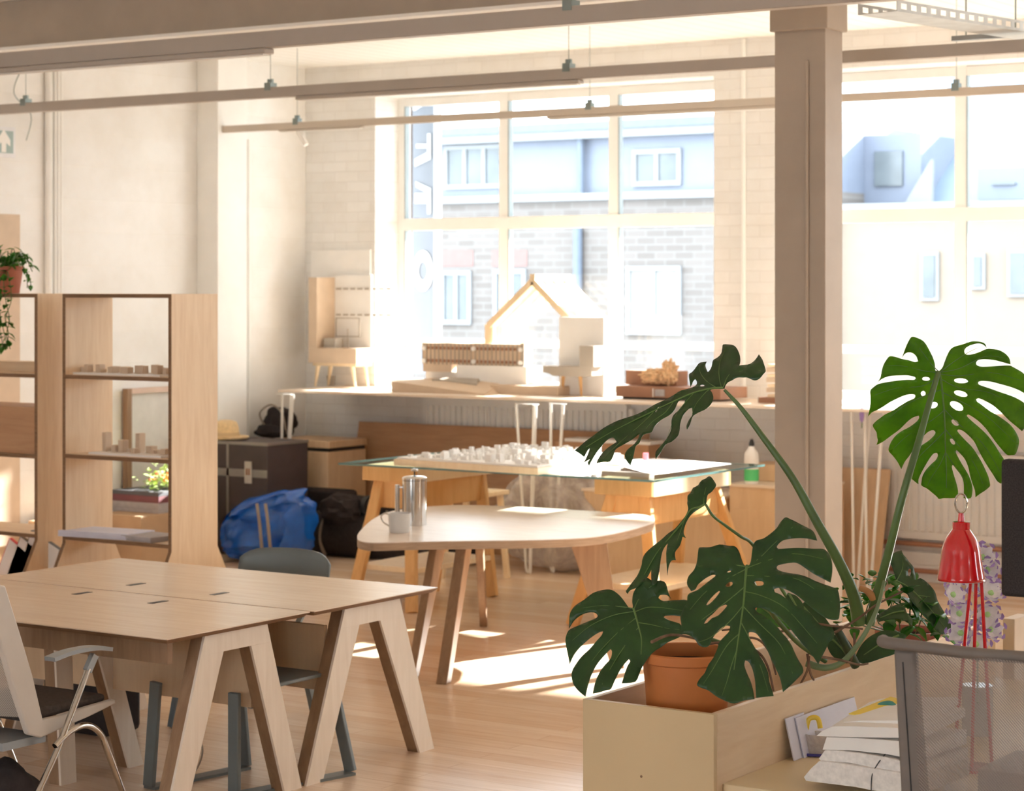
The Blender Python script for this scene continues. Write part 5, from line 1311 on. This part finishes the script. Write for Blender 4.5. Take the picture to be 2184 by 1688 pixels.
# 4 long drooping leaf, upper left
c4 = (1200, 700, 4.55)
out4 = [(1570,592),(1590,545),(1640,515),(1700,500),(1760,495),(1810,510),(1870,520),(1920,500),(1960,460),(1975,430),(1960,370),(1940,310),(1905,255),(1870,310),(1830,350),(1780,370),(1720,385),(1725,320),(1715,250),(1680,190),(1620,155),(1555,148),(1545,190),(1535,240),(1500,290),(1460,320),(1445,370),(1410,430),(1395,400),(1385,360),(1397,325),(1340,345),(1300,390),(1250,430),(1228,450),(1230,500),(1240,575),(1262,528),(1288,500),(1305,530),(1290,560),(1240,590),(1150,615),(1080,655),(1000,700),(900,745),(800,800),(700,850),(600,890),(500,930),(400,980),(300,1050),(220,1110),(165,1160),(120,1195),(160,1215),(210,1255),(240,1190),(262,1165),(250,1215),(210,1312),(270,1278),(250,1320),(265,1360),(290,1290),(330,1200),(380,1130),(430,1080),(490,1060),(520,1100),(440,1150),(385,1210),(350,1280),(338,1330),(400,1315),(465,1308),(500,1240),(515,1175),(600,1125),(680,1080),(745,1030),(740,1080),(700,1140),(640,1190),(610,1240),(620,1290),(655,1328),(690,1250),(715,1160),(750,1130),(790,1050),(870,1030),(900,960),(960,890),(1040,840),(1090,790),(1130,715),(1190,700),(1185,740),(1140,790),(1080,840),(1060,900),(1055,980),(1020,1060),(960,1140),(905,1210),(908,1280),(950,1220),(1000,1135),(1060,1110),(1120,1060),(1135,1000),(1140,930),(1170,860),(1230,800),(1262,790),(1260,850),(1230,890),(1205,950),(1210,995),(1240,940),(1262,865),(1300,840),(1380,810),(1440,750),(1465,690),(1450,630),(1430,605),(1480,582),(1530,578)]
rib4 = [(1560,585),(1450,590),(1280,640),(1080,720),(860,820),(640,930),(420,1040),(230,1160)]
ribs4 = [[(1540,580),(1520,450),(1530,320),(1580,190)],[(1560,575),(1620,460),(1750,430),(1930,420)],[(1500,585),(1400,520),(1340,440),(1330,380)],[(1430,595),(1380,650),(1300,760),(1260,840)],[(1280,640),(1230,700),(1100,850),(1000,1120)],[(1080,720),(1000,820),(830,960),(660,1250)],[(900,800),(780,920),(560,1100),(400,1280)]]
leaf(mp_, c4, out4, (1560, 585), 7.30, camdir*.55+Vector((0, 0, .70))+right*(-.30), leafd, [(918,795,30,6,-55),(1355,562,22,9,0)], rib4, ribs4, cup=.05, droop=.05, wav=.010, seed=14, grid=.018, label='long drooping leaf seen edge-on, upper left')
# 5 small narrow leaf seen edge-on
c5 = (1250, 900, 4.221)
out5 = [(1078,745),(1088,715),(1095,690),(1110,660),(1150,630),(1180,590),(1165,550),(1140,515),(1110,503),(1080,530),(1020,580),(960,630),(925,680),(918,740),(922,790),(900,840),(860,890),(800,960),(740,1010),(680,1080),(610,1140),(540,1200),(510,1250),(500,1290),(460,1370),(420,1430),(375,1500),(360,1530),(378,1555),(400,1520),(450,1500),(500,1460),(540,1410),(585,1330),(590,1400),(605,1480),(640,1470),(660,1400),(680,1260),(700,1170),(740,1100),(735,1200),(735,1390),(750,1310),(780,1260),(815,1255),(810,1190),(850,1120),(870,1040),(900,1048),(880,1000),(890,930),(930,860),(980,810),(1040,770)]
rib5 = [(1070,745),(1020,770),(940,800),(870,900),(760,1040),(640,1200),(520,1370)]
leaf(mp_, c5, out5, (1075, 745), 6.95, camdir*.6+Vector((0, 0, .6))+right*(-.5), leafd, (), rib5, [[(1060,745),(1080,640),(1110,560)],[(900,850),(850,980),(800,1180)]], cup=.1, droop=.1, wav=.012, seed=21, label='narrow folded leaf on a thin curved stalk')
# 6 folded leaf at the right, 7 fillers
c6 = (1700, 1150, 4.512)
out6 = [(1000,115),(940,135),(895,170),(890,230),(920,300),(940,360),(960,400),(1000,430),(1040,500),(1090,600),(1160,680),(1230,760),(1300,850),(1370,915),(1450,910),(1525,870),(1460,790),(1390,680),(1350,600),(1320,520),(1250,430),(1180,385),(1140,400),(1130,330),(1100,260),(1050,200),(1015,160)]
leaf(mp_, c6, out6, (950, 410), 7.55, camdir*.7+Vector((0, 0, .5))+right*(.35), leafd, [(1078,325,16,34,0)], [(950,405),(1080,470),(1250,640),(1420,860)], [[(960,400),(1010,280),(1000,150)],[(1150,540),(1280,560)]], cup=.1, droop=.1, seed=30, label='folded leaf behind the red lamp')
out7 = [(770,740),(850,690),(950,640),(1030,660),(1060,720),(1110,790),(1100,860),(1040,800),(960,770),(860,780),(790,800)]
leaf(mp_, c6, out7, (1030, 700), 7.45, camdir*.6+Vector((0, 0, .7)), leafd, (), [(1030,700),(930,710),(800,760)], (), cup=.1, seed=33)
out8 = [(560,1150),(620,1020),(720,930),(850,880),(980,900),(1050,930),(1000,1060),(940,1110),(820,1150),(700,1190),(620,1200)]
leaf(mp_, c6, out8, (980, 930), 7.35, camdir*.8+Vector((0, 0, .4)), leafd, (), [(980,930),(820,1000),(640,1120)], (), cup=.1, seed=35)
out9 = [(300,960),(380,920),(470,960),(540,1060),(560,1150),(480,1200),(400,1180),(330,1120),(290,1040)]
leaf(mp_, c6, out9, (330, 960), 7.3, camdir*.8+Vector((0, 0, .5)), leafd, (), [(330,960),(430,1060),(500,1170)], (), cup=.1, seed=37)
out10 = [(0,720),(80,600),(150,620),(230,700),(300,800),(360,900),(330,980),(240,1000),(150,930),(60,840)]
leaf(mp_, c6, out10, (60, 650), 7.2, camdir*.7+Vector((0, 0, .6)), leafd, (), [(60,660),(180,780),(300,930)], (), cup=.1, seed=39)
out11 = [(960,710),(1030,740),(1080,800),(1100,860),(1150,920),(1180,990),(1120,1010),(1040,1000),(980,960),(940,880),(930,800)]
leaf(mp_, c2, out11, (970, 720), 7.0, camdir*.7+Vector((0, 0, .6)), leafd, (), [(970,720),(1040,840),(1120,980)], (), cup=.1, seed=41)
out12 = [(720,800),(820,850),(940,900),(1020,960),(1000,1010),(880,1000),(780,960),(700,900)]
leaf(mp_, c2, out12, (730, 820), 7.1, camdir*.5+Vector((0, 0, .8)), leafs, (), [(730,820),(850,900),(980,980)], (), cup=.1, seed=43)
# petioles
def stalk(pts_, r, mat_=petm, name='stalk'):
    P = bez([atD(u, v, d_) for u, v, d_ in pts_], 8); n = len(P)
    R = [r[0]+(r[1]-r[0])*i/(n-1) for i in range(n)]
    return B().tube(P, R, 12).build(name, mat_, mp_)
stalk([(2001, 795, 7.32), (1985, 850, 7.22), (1960, 940, 7.15), (1925, 1060, 7.12), (1895, 1180, 7.15), (1870, 1270, 7.2), (1855, 1330, 7.25)], (.0085, .017))
stalk([(1545, 832, 7.30), (1580, 870, 7.28), (1625, 930, 7.26), (1690, 1020, 7.22), (1740, 1110, 7.2), (1790, 1200, 7.2), (1820, 1270, 7.22), (1832, 1330, 7.25)], (.005, .023))
stalk([(1505, 1076, 6.95), (1520, 1100, 6.95), (1545, 1120, 6.98), (1580, 1145, 7.0), (1605, 1162, 7.05), (1650, 1230, 7.1), (1720, 1340, 7.15)], (.004, .006))
stalk([(1593, 1208, 6.57), (1600, 1230, 6.66), (1640, 1300, 6.85), (1700, 1370, 7.0), (1760, 1410, 7.1)], (.005, .009))
stalk([(1352, 1297, 6.87), (1385, 1305, 6.95), (1450, 1340, 7.0), (1560, 1380, 7.05)], (.005, .008))
stalk([(1886, 1240, 7.1), (1870, 1300, 7.05), (1840, 1360, 7.05), (1800, 1410, 7.08), (1760, 1425, 7.1), (1720, 1415, 7.12)], (.005, .012), plain('pale_stalk', (.16, .23, .11), .5))
stalk([(1780, 1335, 7.2), (1800, 1370, 7.2), (1825, 1420, 7.25)], (.012, .016), plain('dark_stalk', (.03, .06, .025), .5))
stalk([(1835, 1255, 7.2), (1850, 1262, 7.18), (1862, 1275, 7.2)], (.008, .014), plain('orange_node', (.45, .22, .08), .7), 'leaf_node')
# dry roots and twigs
for k, pts_ in enumerate([
    [(1390, 1370, 6.3), (1430, 1355, 6.4), (1480, 1362, 6.5), (1500, 1372, 6.6)],
    [(1500, 1375, 6.8), (1560, 1368, 6.8), (1610, 1362, 6.9), (1640, 1390, 7.0), (1655, 1440, 7.0)],
    [(1600, 1380, 6.9), (1625, 1400, 6.9), (1640, 1430, 6.9), (1650, 1475, 6.9)],
    [(1725, 1400, 7.05), (1722, 1430, 7.05), (1706, 1462, 7.05)],
    [(1722, 1395, 7.05), (1728, 1435, 7.05), (1736, 1452, 7.05)],
    [(1640, 1330, 7.1), (1700, 1325, 7.1), (1770, 1335, 7.1), (1840, 1342, 7.1)],
    [(1780, 1350, 7.1), (1830, 1320, 7.1), (1870, 1290, 7.1), (1925, 1262, 7.1)],
    [(1740, 1400, 7.0), (1790, 1408, 6.98), (1830, 1418, 6.98), (1852, 1416, 6.98)],
    [(1822, 1350, 7.15), (1822, 1380, 7.15), (1815, 1410, 7.15)],
    [(1690, 1340, 7.1), (1650, 1350, 7.05), (1600, 1340, 7.0), (1540, 1345, 6.95)]]):
    stalk(pts_, (.0045, .003), stemm, 'dry_root')
# small green plant in the far pot and behind the stems
sp_ = thing('bushy_plant', 'small bright green leafy plant growing behind the monstera stems', 'potted plant', (-3.3, 7.6, .6))
lf = B(); r = random.Random(8)
for u0_, v0_, n, sz, dd in ((1815, 1290, 26, .045, 7.7), (1850, 1255, 16, .04, 7.6), (1925, 1300, 30, .06, 7.6), (1900, 1250, 14, .04, 7.7), (1960, 1330, 16, .06, 7.55)):
    for k in range(n):
        p = atD(u0_+r.gauss(0, 20), v0_+r.gauss(0, 20), dd+r.uniform(-.1, .1)); lf.leaflet(p, (r.uniform(-1, 1), r.uniform(-1, 1), r.uniform(-.6, .8)), sz*r.uniform(.8, 1.5), sz*.8, .3)
lf.build('foliage', leafs, sp_, solid=.0006)
st_ = B()
for k in range(7):
    u = 1830+k*22; st_.tube(bez([(-3.24+.02*math.cos(k), 7.45+.03*math.sin(k), .84), atD(u, 1330, 7.6), atD(u+r.uniform(-10, 10), 1280, 7.6)], 5), .0025, 5)
st_.build('stems', petm, sp_)
# far end: pale box beyond
a = onY(2098, 1315, 7.96); e = onY(2166, 1315, 7.96)
obox('pale_box', 'pale box at the far end of the planter beside the purple flowers', 'box', plain('pale_box_side', (.62, .50, .37), .6), XP1+.02, e.x, 7.95, 8.1, 0, a.z, .003)

# ================================================================== PAPERS, LAMP, MONITOR, MESH CHAIR
X_ = XP1+.002
def card_on(u0, v0, u1, v1, dx, name, label, mat_, skew=0):
    a = onX(u0, v1, X_+dx); b = onX(u1, v0, X_+dx)
    y0_, y1_ = a.y, b.y; z1_ = b.z
    return tag(B().hexa([(X_+dx+.03, y0_, ZQ), (X_+dx+.03, y1_, ZQ), (X_+dx+.034, y1_, ZQ), (X_+dx+.034, y0_, ZQ)], [(X_+dx, y0_, z1_), (X_+dx, y1_, z1_+skew), (X_+dx+.004, y1_, z1_+skew), (X_+dx+.004, y0_, z1_)]).build(name, mat_), label, 'paper')
card_on(1673, 1520, 1712, 1600, .002, 'brochure', 'thin stack of upright brochures leaning on the planter side, leftmost', paperb)
card_on(1695, 1487, 1820, 1600, .010, 'drawing_sheet', 'lilac printed sheet standing upright against the planter side', paperb)
q = onZ(1722, 1610, ZQ)
hg = thing('desk_organiser', 'clear organiser cup with yellow and navy clips standing beside the paper pile', 'desk organiser', (q.x, q.y, ZQ))
B().lathe((q.x+.02, q.y+.02, ZQ), [(0, 0), (.038, 0), (.040, .065), (.037, .065), (.035, .006), (0, .006)], 24).build('cup', film, hg)
B().tube(bez([Vector((q.x-.02, q.y-.01, ZQ+.06)), Vector((q.x-.025, q.y-.02, ZQ+.01)), Vector((q.x+.03, q.y-.03, ZQ+.006)), Vector((q.x+.08, q.y-.0, ZQ+.008))], 6), .005, 8).build('navy_clip', navy, hg)
B().tube(bez([Vector((q.x-.01, q.y+.01, ZQ+.06)), Vector((q.x-.005, q.y+.02, ZQ+.105)), Vector((q.x+.02, q.y+.03, ZQ+.11)), Vector((q.x+.03, q.y+.03, ZQ+.08))], 6), .008, 8).build('yellow_clip', yellow, hg)
# paper pile: curled sheaves
def sheet(name, label, pts_bottom, h0, thick, curl, mat_=paper, n=14, lines=0):
    # pts_bottom: 4 corners (near-left, near-right, far-right, far-left) at height h0, left edge droops by curl
    A_, B_, C_, D_ = [Vector(p) for p in pts_bottom]; b = B(); rows = []
    for i in range(n+1):
        s = i/n
        p, q_ = A_.lerp(B_, s), D_.lerp(C_, s)
        row = []
        for k in range(7):
            t = k/6; v = p.lerp(q_, t)
            dz = curl*math.sin(s*math.pi)*.6+curl*s*.4+.004*math.sin(t*6+s*3)
            row.append(b.bm.verts.new((v.x, v.y, h0+dz)))
        rows.append(row)
    for i in range(n):
        for k in range(6): b.bm.faces.new([rows[i][k], rows[i+1][k], rows[i+1][k+1], rows[i][k+1]])
    bmesh.ops.solidify(b.bm, geom=b.bm.faces[:], thickness=-thick)
    return tag(b.build(name, mat_), label, 'papers')
def quad(u0, u1, v, z, depth_y, du=0):
    a = onZ(u0, v, z); b = onZ(u1, v+(u1-u0)*.10, z)
    return [(a.x, a.y, 0), (b.x, b.y, 0), (b.x+.01, b.y+depth_y, 0), (a.x+du, a.y+depth_y, 0)]
z = ZQ
printed = plain('printed_paper', (.80, .76, .72), .8, 0, .10, 70)
def sheaf2(label, yf, dep, pts_, mat_, tilt=0.0):
    P = [onY(1500+x/3.193, 1400+y/3.193, yf) for x, y in pts_]
    P2 = [p+Vector((.015, dep, tilt)) for p in P]
    zmin = ZQ+.0005
    P = [Vector((p.x, p.y, max(p.z, zmin))) for p in P]; P2 = [Vector((p.x, p.y, max(p.z, zmin))) for p in P2]
    return tag(B().hexa(P, P2).build('paper_sheaf', mat_), label, 'papers', 'white papers piled on the side desk')
sheaf2('lowest wide sheaf of the curled white paper pile on the side desk', 5.86, .30, [(685,825),(700,850),(1040,892),(1150,915),(1365,935),(1500,940),(1500,815),(1365,800),(1240,780),(1000,742),(860,722),(790,716),(730,770)], printed)
sheaf2('second sheaf from the bottom of the curled paper pile on the side desk', 5.875, .29, [(788,698),(800,712),(1000,727),(1230,775),(1365,793),(1500,800),(1500,735),(1365,720),(1250,692),(1050,660),(900,645),(828,642)], printed, -.002)
sheaf2('middle sheaf of the curled paper pile on the side desk, edge bent down', 5.885, .28, [(812,638),(1000,642),(1250,668),(1365,690),(1500,700),(1500,600),(1365,585),(1320,578),(1100,562),(840,552)], paper, -.004)
sheaf2('upper sheaf with a curled left corner in the paper pile on the side desk', 5.88, .27, [(770,545),(1000,553),(1340,557),(1500,560),(1500,500),(1340,490),(1000,478),(880,480),(810,510)], paper, .02)
sheaf2('top loose sheets of the paper pile on the side desk', 5.93, .22, [(880,474),(1000,474),(1340,486),(1500,490),(1500,440),(1340,440),(1080,440),(960,450)], paper, .035)
q = onY(1857, 1530, 6.0)
tag(B().hexa([(q.x-.07, 6.0, q.z), (q.x+.04, 6.0, q.z+.004), (q.x+.05, 6.12, q.z+.035), (q.x-.0, 6.14, q.z+.035)], [(q.x-.07, 6.0, q.z+.003), (q.x+.04, 6.0, q.z+.007), (q.x+.05, 6.12, q.z+.038), (q.x-.0, 6.14, q.z+.038)]).build('yellow_note', yellow), 'yellow note sticking out of the top of the paper pile', 'note')
tag(B().tube(bez([onY(1862, 1518, 6.08), onY(1880, 1504, 6.08), onY(1902, 1502, 6.08), onY(1915, 1520, 6.08)], 5), .008, 8).build('curled_strip', tealm), 'dark green curled strip on top of the paper pile', 'strip')
tag(B().tube(bez([onY(1908, 1575, 5.95), onY(1895, 1600, 5.9), onY(1872, 1630, 5.87), onY(1860, 1655, 5.86), onY(1858, 1690, 5.85)], 6), .0018, 6).build('earphone_cable', black), 'thin black cable hanging in front of the paper pile', 'cable')

q = onY(1838, 895, 13.95)
lv = thing('lavender_sprig', 'tiny purple sprig hanging below the counter right of the column', 'flowers', (q.x, 13.95, q.z-.05))
B().tube([(q.x, 13.95, ZK-.024), (q.x+.003, 13.95, q.z+.03), (q.x, 13.95, q.z-.06)], .004, 6).build('stem', petm, lv)
B().blob((q.x, 13.95, q.z+.03), .014, .014, .05, 2, .5, 4, 3).build('flower_head', purple, lv)
# red lamp
YLp = 6.35
C0 = onY(2050, 1245, YLp)
lp = thing('red_desk_lamp', 'glossy red bell-shaped desk lamp on three red legs with a steel carrying ring', 'lamp', (C0.x, YLp, ZQ))
def rz(v): return onY(2050, v, YLp).z
R_ = (onY(2105, 1240, YLp)-onY(1995, 1240, YLp)).length/2*cs*1.04
zb = rz(1240); zt_ = rz(1142)
prof = [(1.0, 1238), (.985, 1232), (.92, 1215), (.85, 1195), (.80, 1175), (.73, 1160), (.62, 1148), (.48, 1138), (.38, 1131), (.34, 1128)]
B().lathe((C0.x, YLp, 0), [(R_*k, rz(v)) for k, v in prof], 56).build('lamp_shade', redm, lp, solid=.0015)
B().lathe((C0.x, YLp, 0), [((R_-.004)*k, rz(v)-.0015) for k, v in prof[:8]], 56).build('shade_lining', whitein, lp)
B().lathe((C0.x, YLp, 0), [(0, rz(1131)), (R_*.37, rz(1131)), (R_*.37, rz(1114)), (R_*.30, rz(1113)), (R_*.15, rz(1112)), (R_*.11, rz(1095)), (0, rz(1094))], 40).build('shade_cap', redm, lp)
ring = [Vector((C0.x, YLp, rz(1074)))+right*.0+Vector((math.cos(a)*.018*cs+.0, math.cos(a)*.018*sn, math.sin(a)*.029)) for a in [k*2*math.pi/28 for k in range(28)]]
B().tube(ring, .003, 8, closed=True).build('carrying_ring', chrome, lp)
B().cyl((C0.x, YLp, rz(1232)-.01), .02, .03, 20).build('bulb_socket', whitein, lp)
for du0, du1 in ((22, 5), (32, 28), (42, 52)):
    a = onY(2050+du0, 1225, YLp+.01); e = onY(2050+du1, 1400, YLp+.01); dd = (e-a)/(a.z-e.z)
    f_ = a+dd*(a.z-ZQ-.008); B().tube([a, e, f_], .0052, 10).build('leg', redm, lp)
B().cyl((C0.x+.03, YLp+.02, ZQ), .07, .008, 36).build('lamp_base', redm, lp)
# purple and white artificial flowers, hanging string
fw = thing('purple_flowers', 'string of white artificial flowers with purple edges behind the red lamp', 'flowers', atD(2085, 1400, 7.3))
r = random.Random(2)
zlow = .66
cent = [(2060, 1180, 7.25), (2105, 1215, 7.3), (2030, 1270, 7.2), (2112, 1268, 7.25), (2045, 1310, 7.2), (2105, 1310, 7.25), (2050, 1352, 7.2), (2110, 1345, 7.25), (2080, 1375, 7.22), (2095, 1190, 7.3), (2080, 1240, 7.3)]
for (u, v, d_) in cent:
    c = atD(u, v, d_); f_n = Vector((camdir.x+r.uniform(-.5, .5), camdir.y+r.uniform(-.5, .5), r.uniform(-.2, .7))).normalized()
    M = f_n.to_track_quat('Z', 'Y').to_matrix()
    pe, pw_ = B(), B()
    for ring_, rr_, off in ((8, .050, 0), (7, .036, .4)):
        for k in range(ring_):
            a = k/ring_*2*math.pi+off; dv = M@Vector((math.cos(a), math.sin(a), .35+.3*r.random()))
            pw_.leaflet(c, dv, rr_, rr_*.85, .15, f_n); pe.leaflet(c+dv*rr_*.84, dv, rr_*.22, rr_*.50, .15, f_n)
    fo_ = pw_.build('flower', petal, fw); pe.build('petal_edges', purple, fo_)
    B().blob(c+f_n*.006, .010, .010, .010, k, .3, 4, 2).build('flower_centre', lime, fo_)
B().tube(bez([atD(2085, 1160, 7.3), atD(2080, 1230, 7.28), atD(2085, 1320, 7.25), atD(2085, 1420, 7.25), onZ(2085, 1500, .8)], 5), .003, 6).build('flower_stem', petm, fw)
B().cyl((atD(2085, 1420, 7.25).x, atD(2085, 1420, 7.25).y, ZQ), .05, .16, 24).build('vase', plain('vase_glass', (.5, .5, .48), .2), fw)

# dark monitor / speaker at the right edge
YM_ = 6.30
a = onY(2133, 980, YM_); b_ = onY(2330, 1300, YM_)
mo = thing('dark_monitor', 'black textured screen seen from its back at the right picture edge', 'monitor', ((a.x+b_.x)/2, YM_, ZQ))
zt_, zb_ = onY(2133, 980, YM_).z, onY(2133, 1272, YM_).z
B().box(a.x, b_.x, YM_, YM_+.05, zb_, zt_).build('screen_back', plain('black_grille', (.028, .022, .022), .8, 0, .5, 200), mo, bevel=.012)
B().box((a.x+b_.x)/2-.03, (a.x+b_.x)/2+.03, YM_+.051, YM_+.07, ZQ+.01, zb_+.1).build('stand_post', black, mo)
B().box((a.x+b_.x)/2-.16, (a.x+b_.x)/2+.14, YM_-.03, YM_+.15, ZQ, ZQ+.0095).build('stand_foot', plain('stand_dark', (.06, .04, .035), .35), mo, bevel=.003)

# mesh office chair back
YK = 5.50
oc = thing('mesh_office_chair', 'taupe mesh office chair at the lower right, its back towards the camera', 'chair', (-2.1, 5.3, 0))
def G(u, v, y=YK): return onY(u, v, y)
tl, tr_ = G(1893, 1365), G(2330, 1412)
tp_ = [G(1886, 1366), G(1900, 1368), G(2000, 1378), G(2100, 1390), G(2200, 1400), G(2330, 1412)]
n = len(tp_)
def arch(p, s): return Vector((p.x, YK-.05*math.sin(max(0, min(1, s))*math.pi), p.z))
P = bez([arch(p, i/(n-1)) for i, p in enumerate(tp_)], 6)
B().tube(P, [.016 if i else .010 for i in range(len(P))], 14).build('top_rail', meshframe, oc)
W_ = tp_[-1].x-tp_[0].x
def post(u_top, u_bot, v0, nm, dx=0):
    a_, e_ = G(u_top, v0), G(u_bot, 1688)
    dd = (e_-a_)/(a_.z-e_.z); f_ = a_+dd*(a_.z-.52)
    w0, w1 = .030, .040
    B().prism([(a_.x-w0+dx, YK, a_.z), (a_.x+w0+dx, YK, a_.z), (f_.x+w1+dx, YK, f_.z), (f_.x-w1+dx, YK, f_.z)], (0, -.03, 0)).build(nm, meshframe, oc, bevel=.008)
    return a_, f_
a_, f_ = post(1937, 1957, 1385, 'back_post')
B().tube([(a_.x-.002, YK-.031, a_.z-.03), (f_.x-.004, YK-.031, f_.z)], .0018, 6).build('seam_line', black, oc)
post(2300, 2290, 1405, 'back_post')
mb = B(); rows = []; nn = 10
zt1 = G(2000, 1385).z
for i in range(nn+1):
    s = i/nn; row = []
    for k in range(13):
        t = k/12; x = a_.x+.02+(f_.x-a_.x)*s+(W_-.10)*t
        ztk = G(1937, 1378).z+(tp_[-1].z-tp_[0].z)*t
        row.append(mb.bm.verts.new((x, YK-.015-.045*math.sin(t*math.pi)-.02*math.sin(s*math.pi), ztk+(.54-ztk)*s)))
    rows.append(row)
for i in range(nn):
    for k in range(12): mb.bm.faces.new([rows[i][k], rows[i][k+1], rows[i+1][k+1], rows[i+1][k]])
mb.build('mesh_back', weave, oc)
xc = tp_[0].x+W_/2
B().box(xc-.24, xc+.24, YK+.02, YK+.26, .47, .53).build('seat', seatm, oc, bevel=.02)
B().cyl((xc, YK+.14, .12), .028, .349, 16).build('gas_lift', black, oc)
for k in range(5):
    a = k*2*math.pi/5; B().bar((xc, YK+.14, .11), (xc+math.cos(a)*.28, YK+.14+math.sin(a)*.28, .065), .045, .03).build('base_arm', black, oc)
    B().cyl((xc+math.cos(a)*.28-.02, YK+.14+math.sin(a)*.28, .026), .026, .04, 14, (1, 0, 0)).build('castor', black, oc)
# items on the side desk seen through the mesh
obox('drawer_unit', 'low grey drawer box on the side desk behind the mesh chair', 'box', plain('grey_box', (.30, .27, .24), .6), -2.38, -1.7, 5.95, 6.25, ZQ, ZQ+.10, .004)
GR = {'lighting_track': 'lighting tracks hung below the ceiling', 'wall_pipe': 'painted pipes on the walls', 'radiator': 'panel radiators under the windows', 'open_shelf_unit': 'open plywood shelf units', 'bench_desk': 'bench desks pushed together', 'pine_trestle': 'pine trestles under the glass table', 'leaning_book': 'books leaning in the left shelf unit', 'stacked_book': 'books stacked on the cardboard box', 'cardboard_box': 'cardboard boxes behind the shelf unit', 'plywood_board': 'boards leaning under the counter', 'heating_pipe': 'copper heating pipes', 'paper_sheet': 'sheets on the glass table'}
for o in list(COL.objects):
    k = o.name.split('.')[0]
    if o.parent is None and k in GR and 'group' not in o.keys(): o['group'] = GR[k]
